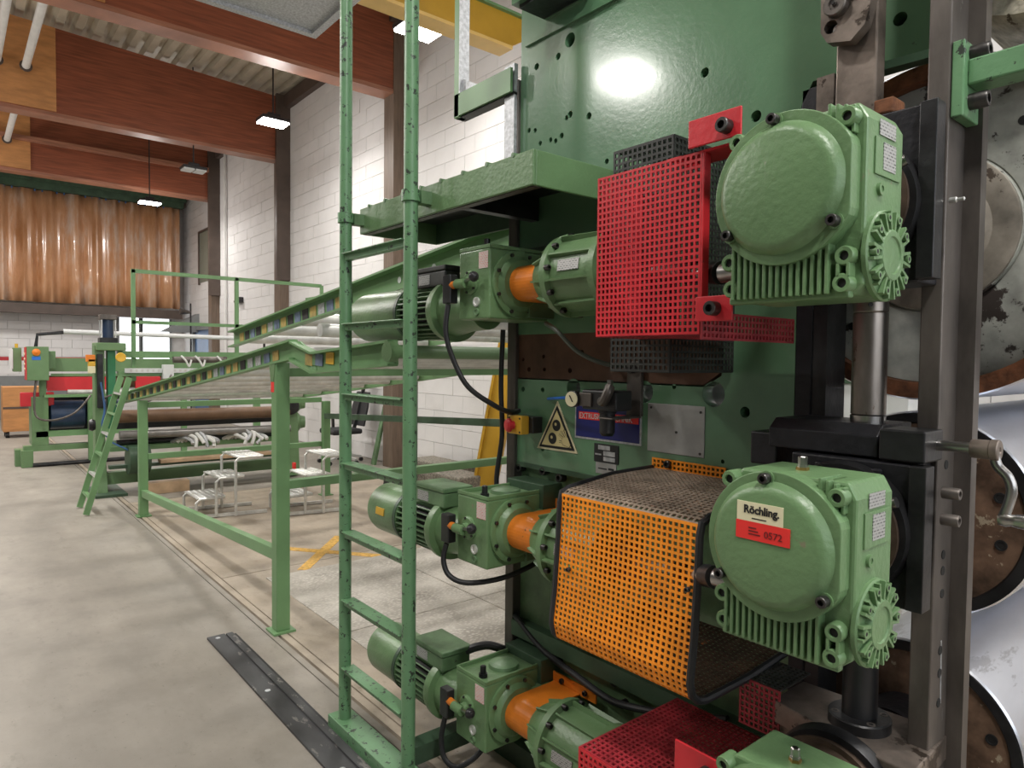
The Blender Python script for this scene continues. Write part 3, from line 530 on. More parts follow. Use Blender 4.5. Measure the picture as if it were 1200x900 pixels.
# ------------------------------------------------------------------ worm gearboxes
def gearbox(zc, label, top=.135, bot=-.205, brackets=True):
    X = -.675
    t = thing('worm_gearbox', label, 'gearbox', (X, 1.3, zc + bot), 'green worm gearboxes on the roll ends')
    hs = [(-.122, bot + .01), (-.105, bot), (.115, bot), (.138, bot + .02), (.138, top - .03), (.122, top), (-.09, top), (-.12, top - .04)]
    part('housing', MB().prism([(X + a, 1.238, zc + b) for a, b in hs], (0, .155, 0)), M['green'], t, .006)
    fl = []
    for k in range(64):
        g = 2 * PI * k / 64; x = .142 * math.cos(g); z = .142 * math.sin(g)
        fl.append((X + min(x, .128), 1.203, zc + z))
    part('cover_flange', MB().prism(fl, (0, .04, 0)), M['green'], t, .002)
    part('gasket', MB().prism([(X + (a[0] - X) * .985, 1.236, zc + (a[2] - zc) * .985) for a in fl], (0, .004, 0)), M['dark_steel'], t)
    part('cover', MB().lathe((X - .004, 1.204, zc), (0, -1, 0), [(0, .124), (.012, .117), (.019, .110), (.022, .10), (.022, 0)], 64), M['green'], t)
    for a in (96, -36, 216):
        c_, s_ = math.cos(math.radians(a)), math.sin(math.radians(a)); part('bolt_pad', MB().cyl((X + .129 * c_, 1.205, zc + .129 * s_), (X + .129 * c_, 1.199, zc + .129 * s_), .014, n=18), M['green'], t)
        bolt((X + .129 * c_, 1.199, zc + .129 * s_), (0, -1, 0), .0105, .017, 'cover_bolt', t)
    for k in range(15):
        x = X - .108 + k * .0135; part('cooling_fin', MB().box(x, x + .0068, 1.212, 1.245, zc + bot + .004, zc - .085), M['green'], t, .0015)
    for k in range(4):
        x = X + .075 + k * .014; part('top_rib', MB().box(x, x + .006, 1.222, 1.30, zc + top - .02 - k * .012, zc + top + .004 - k * .004), M['green'], t, .0015)
    part('lower_bead', MB().box(X - .12, X + .12, 1.225, 1.245, zc + bot - .004, zc + bot + .014), M['green'], t, .004)
    for (a, b) in ((.113, -.135), (.110, -.183), (.112, .108), (-.117, -.125), (-.112, -.178), (-.105, .112)):
        ho = part('bolt_boss', MB().lathe((X + a, 1.255, zc + b), (0, -1, 0), [(0, .0175), (.036, .0175), (.040, .0155), (.040, .009), (.034, .0085), (.034, 0)], 20), M['green'], t)
        part('boss_bore', MB().cyl((X + a, 1.2215, zc + b), (X + a, 1.2205, zc + b), .0084, n=16), M['hole'], ho)
    for (b0, b1_) in ((-.172, -.148),): part('boss_web', MB().box(X + .1, X + .106, 1.215, 1.25, zc + b0, zc + b1_).box(X + .118, X + .124, 1.215, 1.25, zc + b0, zc + b1_), M['green'], t, .001)
    yc, z1 = 1.312, zc - .13; x1 = X + .138
    cap = part('end_cap', MB().lathe((x1 - .002, yc, z1), (1, 0, 0), [(0, .082), (.008, .082), (.011, .079), (.011, .05), (.020, .046), (.022, .044), (.022, .034), (.019, .032), (.019, 0)], 48), M['green'], t)
    for k in range(20):
        g = 2 * PI * (k + .5) / 20; c_, s_ = math.cos(g), math.sin(g)
        part('cap_rib', MB().bar((x1 + .012, yc + .042 * c_, z1 + .042 * s_), (x1 + .012, yc + .079 * c_, z1 + .079 * s_), .0055, .014, (1, 0, 0)), M['green'], cap)
    for k in range(10):
        g = 2 * PI * k / 10; part('cap_bolt', MB().lathe((x1 + .008, yc + .068 * math.cos(g), z1 + .068 * math.sin(g)), (1, 0, 0), [(0, .0075), (.013, .0075), (.013, .004), (.008, .0038), (.008, 0)], 12), M['green'], cap); part('bolt_bore', MB().cyl((x1 + .0165, yc + .068 * math.cos(g), z1 + .068 * math.sin(g)), (x1 + .0212, yc + .068 * math.cos(g), z1 + .068 * math.sin(g)), .0036, n=8), M['hole'], cap)
    part('plate_pad', MB().box(x1, x1 + .003, 1.268, 1.372, zc + .012, zc + .078), M['green'], t, .001)
    part('rating_plate', MB().box(x1 + .003, x1 + .0042, 1.298, 1.35, zc + .024, zc + .072), M['rating'], t, label='silver rating plate with fine print')
    part('rating_plate', MB().box(x1 + .001, x1 + .0022, 1.285, 1.352, zc + .084, zc + .112), M['rating'], t, label='small two-line plate')
    part('vent_plug', MB().lathe((x1, 1.292, zc - .012), (1, 0, 0), [(0, .012), (.006, .012), (.006, .006), (.004, .006), (.004, 0)], 16), M['green'], t)
    part('breather', MB().lathe((X, 1.31, zc + top - .002), (0, 0, 1), [(0, .011), (.012, .011), (.012, .009), (.028, .009), (.03, .007), (.03, 0)], 6, False), M['steel'], t)
    part('breather_seat', MB().lathe((X, 1.31, zc + top - .004), (0, 0, 1), [(0, .0125), (.010, .0125), (.011, .0)], 6, False), mat('brass_fitting', (.42, .26, .10), .35, .9), t)
    part('input_shaft', MB().lathe((X - .12, 1.312, z1), (-1, 0, 0), [(0, .026), (.02, .026), (.02, .021), (.075, .021), (.078, .018)], 24), M['steel'], t)
    return t
ZU, ZM, ZL = 1.925, 1.252, .66
gearbox(ZU, 'upper green gearbox with scratched round cover, bolted behind the red mesh guard')
gm = gearbox(ZM, 'middle green gearbox with cream and red stickers on its round cover')
gearbox(ZL, 'lowest green gearbox, only its oily top showing at the picture bottom')
t = thing('owner_sticker', 'cream name sticker on the middle gearbox cover', 'sticker', (-.69, 1.18, 1.31))
part('sticker_sheet', MB().box(-.738, -.643, 1.1802, 1.1822, 1.296, 1.333), M['cream'], t)
text('lettering', 'R\u00f6chling.', .0215, (-.7235, 1.1799, 1.312), M['ink'], t, sx=.93, bold=.0006)
part('small_print', MB().box(-.706, -.676, 1.1797, 1.1803, 1.3015, 1.3035), M['ink'], t)
t = thing('number_sticker', 'red number sticker below the cream one on the middle gearbox', 'sticker', (-.68, 1.18, 1.27))
part('sticker_sheet', MB().box(-.739, -.629, 1.1796, 1.182, 1.261, 1.2955), M['signal_red'], t)
text('lettering', '0572', .0185, (-.680, 1.1793, 1.270), mat('dark_red_ink', (.16, .012, .012), .5), t)
pl = MB()
for k in range(3): pl.box(-.712, -.688 - .004 * k, 1.1790, 1.1797, 1.271 + k * .006, 1.2735 + k * .006)
part('print_lines', pl, bpy.data.materials['dark_red_ink'], t)
# ------------------------------------------------------------------ perforated guards
ym = lambda x0, x1, y, z0, z1: (lambda u, v: ((x0 + (x1 - x0) * u, y, z0 + (z1 - z0) * v), (0, -1, 0)))
xm = lambda x, y0, y1, z0, z1: (lambda u, v: ((x, y0 + (y1 - y0) * u, z0 + (z1 - z0) * v), (1, 0, 0)))
zm = lambda x0, x1, y0, y1, z: (lambda u, v: ((x0 + (x1 - x0) * u, y0 + (y1 - y0) * v, z), (0, 0, 1)))
t = thing('mesh_guard', 'bright red perforated guard box beside the upper gearbox', 'guard', (-1.05, 1.5, 1.66), 'perforated coupling guards')
part('front_sheet', MB().sheet(ym(-1.215, -.903, 1.28, 1.662, 2.062), 22, 27, .004), M['red'], t)
part('side_strip', MB().box(-.903, -.897, 1.278, 1.302, 1.70, 2.062), M['red'], t, .002)
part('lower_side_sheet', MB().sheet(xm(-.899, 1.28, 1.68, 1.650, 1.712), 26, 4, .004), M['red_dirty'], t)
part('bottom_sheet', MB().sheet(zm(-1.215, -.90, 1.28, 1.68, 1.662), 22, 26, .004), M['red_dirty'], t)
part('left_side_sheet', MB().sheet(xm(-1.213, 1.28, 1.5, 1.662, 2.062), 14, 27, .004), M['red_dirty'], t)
part('top_lip', MB().sheet(zm(-1.0, -.903, 1.28, 1.36, 2.062), 7, 5, .004).box(-.96, -.82, 1.28, 1.36, 2.058, 2.064), M['red'], t)
for (x0, x1, z0, z1, bx, bz) in ((-.93, -.80, 2.068, 2.128, -.832, 2.092), (-.903, -.812, 1.688, 1.742, -.852, 1.714)):
    part('fixing_lug', MB().box(x0, x1, 1.262, 1.268, z0, z1), M['red'], t, .002); bolt((bx, 1.262, bz), (0, -1, 0), .0155, .024, 'lug_bolt', t)
t = thing('mesh_guard', 'black perforated guard box half hidden behind the bright red guard', 'guard', (-1.2, 1.6, 1.57), 'perforated coupling guards')
for (z0, z1, nv, nm) in ((1.572, 2.185, 36, 'front_sheet'),): part(nm, MB().sheet(ym(-1.318, -1.112, 1.45, z0, z1), 12, nv, .004), M['dark_lid'], t); part('side_sheet', MB().sheet(xm(-1.112, 1.45, 1.74, z0, z1), 18, nv, .004), M['dark_lid'], t)
part('top_sheet', MB().sheet(zm(-1.318, -1.112, 1.45, 1.74, 2.185), 12, 18, .004), M['dark_lid'], t); part('bottom_sheet', MB().sheet(zm(-1.318, -1.112, 1.45, 1.74, 1.572), 12, 18, .004), M['dark_lid'], t)
t = thing('mesh_guard', 'bright orange bent perforated guard beside the middle gearbox', 'guard', (-1.2, 1.5, .8), 'perforated coupling guards')
OX0, OX1 = -1.395, -.935
def opath(s):
    P = [(1.745, 1.258), (1.55, 1.255), (1.36, 1.233), (1.338, 1.222), (1.333, 1.10), (1.322, .95), (1.310, .86), (1.322, .815), (1.36, .80), (1.55, .80), (1.742, .815)]
    L = [0]
    for a, b in zip(P, P[1:]): L.append(L[-1] + math.hypot(b[0] - a[0], b[1] - a[1]))
    d = s * L[-1]
    for i in range(len(P) - 1):
        if d <= L[i + 1] + 1e-9:
            f = (d - L[i]) / (L[i + 1] - L[i]); ty, tz = P[i + 1][0] - P[i][0], P[i + 1][1] - P[i][1]; l = math.hypot(ty, tz)
            return (P[i][0] + ty * f, P[i][1] + tz * f), (tz / l, -ty / l), L
def osheet(s0, s1):
    def fn(u, v):
        p, n, _ = opath(s0 + (s1 - s0) * v); return ((OX0 + (OX1 - OX0) * u, p[0], p[1]), (0, n[0], n[1]))
    return fn
_, _, LL = opath(0); sA = LL[3] / LL[-1]; sB = LL[8] / LL[-1]
part('top_sheet', MB().sheet(osheet(0, sA), 27, 24, .004), M['grey_mesh'], t); part('front_sheet', MB().sheet(osheet(sA, sB), 27, 29, .004), M['orange_mesh'], t); part('bottom_sheet', MB().sheet(osheet(sB, 1), 27, 23, .004), M['shaded_orange_mesh'], t)
for x in (OX0 - .004, OX1 + .004): part('edge_trim', MB().tube([(x, *opath(k / 40)[0]) for k in range(41)], .010, 8, 1, False), M['rubber'], t)
part('rear_flange', MB().sheet(ym(-1.40, -1.13, 1.744, 1.258, 1.292), 17, 2, .004), M['orange_mesh'], t); bolt((-1.335, 1.742, 1.278), (0, -1, 0), .012, .012, 'flange_bolt', t)
for (x, y, z) in ((OX0 + .05, 1.325, 1.02), (OX1 - .015, 1.325, 1.07)): bolt((x, y, z), (0, -1, 0), .006, .012, 'sheet_screw', t)
t = thing('mesh_guard', 'dirty dark red perforated guard at the picture bottom', 'guard', (-1.1, 1.5, .2), 'perforated coupling guards')
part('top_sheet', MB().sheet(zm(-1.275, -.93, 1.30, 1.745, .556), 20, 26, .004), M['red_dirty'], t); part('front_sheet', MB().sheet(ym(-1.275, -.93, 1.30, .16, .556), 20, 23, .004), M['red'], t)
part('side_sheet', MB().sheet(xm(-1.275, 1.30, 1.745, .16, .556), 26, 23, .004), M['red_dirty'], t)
part('fixing_lug', MB().box(-.935, -.80, 1.262, 1.268, .60, .742), M['red'], t, .002); bolt((-.848, 1.262, .705), (0, -1, 0), .0155, .024, 'lug_bolt', t)
t = thing('mesh_guard', 'small dark perforated box beside the wedge plate under the middle gearbox', 'guard', (-.88, 1.6, .7), 'perforated coupling guards')
part('front_sheet', MB().sheet(ym(-.95, -.84, 1.55, .68, .80), 8, 8, .004), M['red_dirty'], t); part('top_sheet', MB().sheet(zm(-.95, -.84, 1.55, 1.7, .80), 8, 10, .004), M['dark_lid'], t)
# ------------------------------------------------------------------ drives
YD = 1.565
def drive(z, lvl, cowl0, dz, mcol, lid, cable):
    G = M[mcol]; zm_ = z - dz; P_ = ('green_dark', )
    t = thing('electric_motor', '%s green electric motor with finned body and smooth cowl' % lvl, 'motor', (-2.5, YD, zm_ - .11), 'drive motors behind the ladder')
    r = .112
    part('fan_cowl', MB().lathe((-2.53, YD, zm_), (-1, 0, 0), [(0, r), (-cowl0 - 2.53 - .03, r), (-cowl0 - 2.53 - .008, r * .95), (-cowl0 - 2.53, r * .82), (-cowl0 - 2.53, 0)], 40), G, t)
    part('cowl_band', MB().lathe((-2.535, YD, zm_), (-1, 0, 0), [(0, r + .001), (0, r + .004), (.02, r + .004), (.02, r + .001)], 40), M['green_dark'], t)
    part('motor_core', MB().lathe((-2.54, YD, zm_), (1, 0, 0), [(0, r * .84), (.27, r * .84)], 32), M['hole'], t)  # core coloured near-black for the shade between the fins
    for k in range(30):
        g = 2 * PI * (k + .5) / 30; c_, s_ = math.cos(g), math.sin(g)
        part('cooling_fin', MB().bar((-2.53, YD + r * .91 * c_, zm_ + r * .91 * s_), (-2.295, YD + r * .91 * c_, zm_ + r * .91 * s_), .005, r * .2, (0, c_, s_)), M['green_dirty'], t)
    part('motor_flange', MB().lathe((-2.295, YD, zm_), (1, 0, 0), [(0, .118), (.02, .124), (.045, .124), (.05, .10), (.13, .085), (.25, .08)], 40), G, t)
    bx = part('terminal_box', MB().box(-2.43, -2.22, YD - .075, YD + .06, zm_ + .095, zm_ + .155), M[lid], t, .006)
    part('box_lid', MB().box(-2.435, -2.215, YD - .08, YD + .065, zm_ + .155, zm_ + .175), M[lid], bx, .005)
    part('motor_plate', MB().box(-2.41, -2.33, YD - .0765, YD - .075, zm_ + .105, zm_ + .145), M['rating'], bx, label='small printed plate')
    if lvl == 'middle': part('yellow_label', MB().prism([(-2.70 + .0, YD - r * 1.0, zm_ - .004), (-2.63, YD - r * 1.0, zm_ - .004), (-2.63, YD - r * .966, zm_ + .027), (-2.70, YD - r * .966, zm_ + .027)], (0, -.004, 0)), M['yellow_plastic'], t, label='yellow label')
    v = thing('variator', '%s green reduction box with ball-knob lever and round flange' % lvl, 'gearbox', (-1.96, YD, z - .12), 'reduction boxes on the drive line')
    part('box_housing', MB().box(-2.05, -1.87, 1.437, 1.71, z - .125, z + .118), G, v, .006)
    f = MB(); f.box(-2.05, -1.87, 1.437, 1.445, z + .118, z + .132); f.box(-2.05, -1.87, 1.70, 1.71, z + .118, z + .132); f.box(-2.05, -2.042, 1.445, 1.70, z + .118, z + .132); f.box(-1.878, -1.87, 1.445, 1.70, z + .118, z + .132); part('top_rim', f, G, v, .002)
    part('top_dome', MB().lathe((-1.96, 1.59, z + .11), (0, 0, 1), [(0, .06), (.02, .055), (.028, .03), (.03, 0)], 24), M['green_dirty'], v)
    part('mounting_plate', MB().box(-2.06, -1.85, 1.68, 1.775, z + .06, z + .15), M['green_dark'], v, .003)
    part('filler_plug', MB().lathe((-1.935, 1.475, z + .118), (0, 0, 1), [(0, .016), (.014, .016), (.014, .011), (.04, .011), (.042, .007), (.042, 0)], 12), M['dark_steel'], v)
    flg = part('output_flange', MB().lathe((-1.872, YD, z), (1, 0, 0), [(0, .118), (.012, .118), (.014, .112), (.014, .098), (.020, .094), (.030, .082), (.030, .06)], 44), G, v)
    for k in range(8):
        g = 2 * PI * (k + .5) / 8; part('flange_bolt', MB().cyl((-1.86, YD + .106 * math.cos(g), z + .106 * math.sin(g)), (-1.85, YD + .106 * math.cos(g), z + .106 * math.sin(g)), .007, n=6), M['bolt'], flg)
    part('flange_step', MB().box(-1.87, -1.845, 1.60, 1.72, z - .115, z + .06), M['green_dirty'], v)
    lx, lz = -1.975, z + .005
    lv = part('lever_hub', MB().lathe((lx, 1.438, lz), (0, -1, 0), [(0, .042), (.008, .042), (.012, .036), (.012, .02), (.03, .018), (.03, 0)], 24), G, v)
    part('lever_disc', MB().cyl((lx - .045, 1.405, lz - .004), (lx + .01, 1.405, lz - .004), .017, n=20), G, lv)
    part('lever_arm', MB().cyl((lx, 1.405, lz), (lx + .06, 1.400, lz + .012), .006, n=10), M['steel'], lv)
    part('ball_knob', MB().lathe((lx + .047, 1.400, lz + .01), (1, 0, .2), [(0, .0), (.004, .012), (.014, .0185), (.022, .018), (.031, .012), (.035, 0)], 20), M['black_plastic'], lv)
    for a in range(5): part('hub_screw', MB().cyl((lx + .036 * math.cos(a * 1.256 + .6), 1.43, lz + .036 * math.sin(a * 1.256 + .6)), (lx + .036 * math.cos(a * 1.256 + .6), 1.422, lz + .036 * math.sin(a * 1.256 + .6)), .0045, n=6), M['bolt'], lv)
    for (dx, dz_, r_) in ((.035, -.065, .017), (.035, -.10, .014)): part('sight_glass', MB().lathe((lx + dx, 1.438, z + dz_), (0, -1, 0), [(0, r_), (.008, r_), (.008, r_ * .65), (.005, r_ * .6), (.005, 0)], 18), M['alu' if dz_ > -.08 else 'green_dirty'], v)
    part('orange_plug', MB().cyl((lx - .10, 1.415, lz - .004), (lx - .045, 1.41, lz - .004), .014, n=16), M['orange'], v)
    part('switch_box', MB().box(lx - .13, lx - .08, 1.40, 1.435, lz - .07, lz + .035), M['black_plastic'], v, .004)
    part('print_label', MB().box(-1.93, -1.878, 1.4355, 1.4368, z + .05, z + .108), M['red_print'], v, label='white label with red print')
    cc = thing('coupling_cover', '%s orange sheet cover over the drive shaft' % lvl, 'cover', (-1.78, YD, z - .06), 'orange shaft covers')
    pr = []
    for k in range(19):
        g = PI * k / 18; pr.append((YD - .062 * math.sin(g), z + .062 * math.cos(g)))
    pr += [(1.74, z - .062), (1.74, z - .057), (YD, z - .057)] + [(YD - .057 * math.sin(PI * k / 18), z + .057 * math.cos(PI * k / 18)) for k in range(18, -1, -1)] + [(1.74, z + .057), (1.74, z + .062)]
    part('cover_sheet', MB().prism([(-1.842, a, b) for a, b in pr], (.135, 0, 0)), M['orange'], cc)
    part('cover_flange', MB().box(-1.85, -1.63, 1.742, 1.748, z + .055, z + .095), M['orange'], cc)
    for x in (-1.8, -1.68): bolt((x, 1.742, z + .075), (0, -1, 0), .010, .01, 'flange_bolt', cc)
    bh = thing('bell_housing', '%s pale green ribbed bell housing with bolted flange' % lvl, 'housing', (-1.55, YD, z - .12), 'bell housings on the drive line')
    zb = z + .005
    part('bell_body', MB().lathe((-1.712, YD, zb), (1, 0, 0), [(0, .070), (.015, .082), (.09, .110), (.10, .132), (.125, .135), (.132, .118), (.30, .118), (.305, .13), (.33, .13), (.33, .05)], 48), M['green'], bh)
    for k in range(10):
        g = 2 * PI * (k + .3) / 10; c_, s_ = math.cos(g), math.sin(g)
        part('bell_rib', MB().bar((-1.58, YD + .124 * c_, zb + .124 * s_), (-1.40, YD + .119 * c_, zb + .119 * s_), .006, .022, (0, c_, s_)), M['green'], bh)
        part('bell_rib', MB().bar((-1.69, YD + .088 * c_, zb + .088 * s_), (-1.61, YD + .116 * c_, zb + .116 * s_), .006, .02, (0, c_, s_)), M['green'], bh)
    for k in range(10):
        g = 2 * PI * (k + .8) / 10; bolt((-1.588, YD + .126 * math.cos(g), zb + .126 * math.sin(g)), (1, 0, 0), .0095, .018, 'bell_bolt', bh)
    part('rating_plate', MB().bar((-1.54, YD - .119 * math.cos(.15), zb + .119 * math.sin(.15)), (-1.45, YD - .119 * math.cos(.15), zb + .119 * math.sin(.15)), .003, .034, (0, .15, 1)), M['rating'], bh)
    zg = {'upper': ZU, 'middle': ZM, 'lower': ZL}[lvl] - .13
    cs = thing('cardan_shaft', '%s steel joint shaft seen through the guard mesh' % lvl, 'shaft', (-1.1, 1.45, z), 'joint shafts inside the guards')
    a0 = Vector((-1.38, YD, zb)); a1 = Vector((-.86, 1.312, zg)); d = (a1 - a0)
    part('shaft_tube', MB().cyl(a0 + d * .2, a0 + d * .95, .021, n=20), M['steel'], cs)
    for (s0, s1, rr) in ((0, .12, .06), (.12, .22, .045), (.70, .78, .028), (.90, .97, .026)): part('shaft_yoke', MB().cyl(a0 + d * s0, a0 + d * s1, rr, n=24), M['dark_steel'], cs)
    solo('control_cable', MB().tube(cable, .010, 10), M['rubber'], '%s black cable looping from the reduction box back to the frame' % lvl, 'cable', 'black control cables')
sw = lambda z: (-2.08, 1.40, z)
drive(1.868, 'upper', -2.99, .075, 'green', 'dark_lid', [(-2.08, 1.41, 1.80), (-2.08, 1.40, 1.70), (-2.06, 1.42, 1.60), (-2.02, 1.46, 1.50), (-1.99, 1.56, 1.43), (-2.02, 1.66, 1.40), (-2.06, 1.735, 1.40)])
drive(.99, 'middle', -2.80, .072, 'green', 'green_dirty', [(-2.08, 1.41, .92), (-2.085, 1.40, .86), (-2.06, 1.41, .805), (-2.00, 1.45, .785), (-1.93, 1.55, .80), (-1.90, 1.66, .83), (-1.90, 1.76, .86)])
drive(.335, 'lower', -2.80, .072, 'green', 'green_dirty', [(-2.08, 1.41, .27), (-2.09, 1.40, .19), (-2.07, 1.40, .12), (-2.02, 1.42, .10), (-1.97, 1.46, .14), (-1.95, 1.52, .19), (-1.93, 1.6, .2)])
solo('corrugated_conduit', MB().tube([(-2.25, 1.60, .40), (-2.2, 1.64, .43), (-2.16, 1.68, .44), (-2.12, 1.73, .42)], .017, 10), M['rubber'], 'black corrugated conduit from the lower motor box to the frame edge', 'conduit')
solo('grease_line', MB().tube([(-1.78, 1.62, 1.73), (-1.70, 1.60, 1.70), (-1.62, 1.62, 1.63), (-1.55, 1.68, 1.59), (-1.49, 1.735, 1.585)], .008, 8), mat('grey_hose', (.10, .12, .10), .45), 'thin grey hose curving under the upper bell housing to the frame', 'hose')
solo('frame_cable', MB().tube([(-2.12, 1.70, 1.72), (-2.13, 1.70, 1.5), (-2.12, 1.70, 1.3), (-2.14, 1.69, 1.1), (-2.10, 1.71, .95), (-2.11, 1.71, .8)], .010, 10), M['rubber'], 'black cable hanging straight down along the frame edge', 'cable')
solo('floor_cable', MB().tube([(-2.07, 1.735, .58), (-1.9, 1.73, .50), (-1.7, 1.72, .47), (-1.55, 1.71, .455), (-1.45, 1.70, .47), (-1.3, 1.72, .50), (-1.1, 1.735, .56)], .012, 10), M['rubber'], 'black cable sagging along the frame below the orange guard', 'cable')
# ------------------------------------------------------------------ plates, stop button and regulator on the frame
S = YP - .001
t = thing('blank_plate', 'bare scuffed aluminium plate with no print, screwed to the frame', 'plate', (-1.31, S, 1.39))
part('plate_sheet', MB().box(-1.424, -1.208, YP - .003, YP, 1.311, 1.466), M['alu_plate'], t, .001)
for (x, z) in ((-1.41, 1.452), (-1.222, 1.448), (-1.222, 1.322), (-1.31, 1.38)): part('plate_rivet', MB().cyl((x, YP - .003, z), (x, YP - .005, z), .004, n=10), M['bolt'], t)
t = thing('maker_sign', 'dark blue maker sign with a red lettered band, behind the air regulator', 'sign', (-1.6, S, 1.39))
part('sign_border', MB().box(-1.757, -1.45, YP - .003, YP, 1.322, 1.452), M['zinc'], t); part('sign_face', MB().box(-1.750, -1.457, YP - .0045, YP - .002, 1.329, 1.445), M['blue_sign'], t)
part('red_band', MB().box(-1.735, -1.46, YP - .0058, YP - .004, 1.392, 1.419), M['signal_red'], t)
text('lettering', 'EXTRUSIONSTECHNIK', .0275, (-1.732, YP - .0064, 1.396), M['white_ink'], t, sx=.885)
t = thing('warning_sign', 'yellow triangle sign warning of rolls drawing in a hand', 'sign', (-1.85, S, 1.27))
tri = lambda k: [(-1.952 + k * 1.75, 1.268 + k), (-1.752 - k * 1.75, 1.270 + k), (-1.851, 1.437 - k * 2)]
plate('sign_backing', tri(-.006), [], YP - .003, YP, M['cream'], t); plate('sign_edge', tri(.002), [], YP - .0045, YP - .002, M['ink'], t); plate('sign_face', tri(.0115), [], YP - .006, YP - .003, M['yellow_sign'], t)
for (x, z) in ((-1.851, 1.358), (-1.872, 1.308)):
    part('roll_symbol', MB().lathe((x, YP - .006, z), (0, -1, 0), [(0, .0215), (.001, .0215)], 28), M['ink'], t); part('roll_core', MB().lathe((x - .004, YP - .0068, z + .004), (0, -1, 0), [(0, .006), (.0006, .006)], 16), M['yellow_sign'], t)
def hand(dx, gr, y0, y1, mm, nm):
    h = MB(); h.prism([(-1.815 - gr, y0, 1.290 - gr), (-1.782 + gr, y0, 1.283 - gr), (-1.776 + gr, y0, 1.292), (-1.790 + gr, y0, 1.318 + gr), (-1.812, y0, 1.318 + gr), (-1.822 - gr, y0, 1.306)], (0, y1 - y0, 0))
    for (p0, p1) in (((-1.812, 1.312), (-1.838, 1.326)), ((-1.808, 1.316), (-1.829, 1.338)), ((-1.801, 1.318), (-1.816, 1.344)), ((-1.795, 1.317), (-1.804, 1.342)), ((-1.813, 1.298), (-1.836, 1.300))):
        h.bar((p0[0], (y0 + y1) / 2, p0[1]), (p1[0], (y0 + y1) / 2, p1[1]), abs(y1 - y0), .0042 + 2 * gr, (0, 1, 0) if False else (0, 0, 1))
    return part(nm, h, M[mm], t)
hand(0, .0017, YP - .0066, YP - .005, 'ink', 'hand_symbol'); hand(0, 0, YP - .0074, YP - .006, 'yellow_sign', 'hand_fill')
t = thing('type_plate', 'small black and silver type plate below the blue maker sign', 'plate', (-1.6, S, 1.28))
part('plate_sheet', MB().box(-1.66, -1.548, YP - .003, YP, 1.248, 1.312), M['ink'], t)
for (x0, x1, z0, z1) in ((-1.64, -1.585, 1.292, 1.307), (-1.615, -1.562, 1.272, 1.288), (-1.615, -1.562, 1.254, 1.268), (-1.654, -1.625, 1.272, 1.277)): part('plate_field', MB().box(x0, x1, YP - .0042, YP - .002, z0, z1), M['zinc'], t)
t = thing('paper_label', 'plain white label stuck under the small type plate', 'label', (-1.6, S, 1.22))
part('label_sheet', MB().box(-1.652, -1.557, YP - .002, YP, 1.208, 1.247), M['alu_plate'], t)
part('label_line', MB().box(-1.64, -1.60, YP - .003, YP - .001, 1.224, 1.228).box(-1.592, -1.567, YP - .003, YP - .001, 1.224, 1.231), M['ink'], t)
t = thing('stop_button', 'yellow emergency stop box with red mushroom knob on the frame edge', 'stop button', (-2.0, 1.68, 1.35))
part('switch_box', MB().box(-2.035, -1.955, 1.66, 1.70, 1.318, 1.388), M['yellow_plastic'], t, .004)
part('box_base', MB().box(-2.03, -1.935, 1.70, YP, 1.322, 1.384), M['black_plastic'], t, .003)
part('stop_knob', MB().lathe((-2.0, 1.66, 1.352), (-.35, -1, 0), [(0, .016), (.012, .016), (.014, .026), (.024, .027), (.032, .02), (.034, 0)], 24), M['red_plain'], t)
for (x, z) in ((-2.026, 1.379), (-1.964, 1.379), (-2.026, 1.327), (-1.964, 1.327)): part('box_screw', MB().cyl((x, 1.66, z), (x, 1.658, z), .004, n=8), M['bolt'], t)
t = thing('air_regulator', 'air regulator with round gauge on a steel bracket before the blue sign', 'regulator', (-1.55, 1.66, 1.4))
part('bracket', MB().box(-1.505, -1.445, 1.735, YP, 1.42, 1.60).box(-1.505, -1.445, 1.60, 1.74, 1.415, 1.42), M['grey_steel'], t, .002); bolt((-1.478, 1.735, 1.575), (0, -1, 0), .015, .018, 'bracket_bolt', t)
part('regulator_body', MB().box(-1.60, -1.45, 1.62, 1.70, 1.44, 1.505), M['black_plastic'], t, .006); part('body_window', MB().box(-1.605, -1.55, 1.612, 1.66, 1.45, 1.495), M['grey_steel'], t, .003)
part('filter_bowl', MB().lathe((-1.52, 1.66, 1.44), (0, 0, -1), [(0, .030), (.01, .030), (.012, .026), (.075, .025), (.085, .018), (.086, 0)], 24), M['black_plastic'], t)
gd = part('pressure_gauge', MB().lathe((-1.632, 1.64, 1.472), (.15, -1, 0), [(0, .01), (.02, .01), (.02, .027), (.04, .028), (.042, .025)], 28), M['black_plastic'], t); part('gauge_face', MB().lathe((-1.6258, 1.5985, 1.472), (.15, -1, 0), [(0, .025), (.0015, .025)], 28), M['cream'], gd)
part('gauge_needle', MB().bar((-1.619, 1.596, 1.463), (-1.631, 1.594, 1.484), .0025, .0025), M['ink'], gd)
part('elbow_fitting', MB().tube([(-1.50, 1.61, 1.47), (-1.48, 1.60, 1.475), (-1.465, 1.60, 1.50), (-1.465, 1.61, 1.52)], .016, 10), M['grey_steel'], t); part('plug_fitting', MB().cyl((-1.465, 1.61, 1.51), (-1.465, 1.61, 1.54), .010, n=6), M['steel'], t)
solo('air_hose', MB().tube([(-1.90, 1.745, 1.455), (-1.86, 1.72, 1.458), (-1.78, 1.68, 1.465), (-1.66, 1.66, 1.475), (-1.60, 1.655, 1.475)], .0055, 8), M['blue_hose'], 'thin bright blue air hose running into the regulator', 'hose')
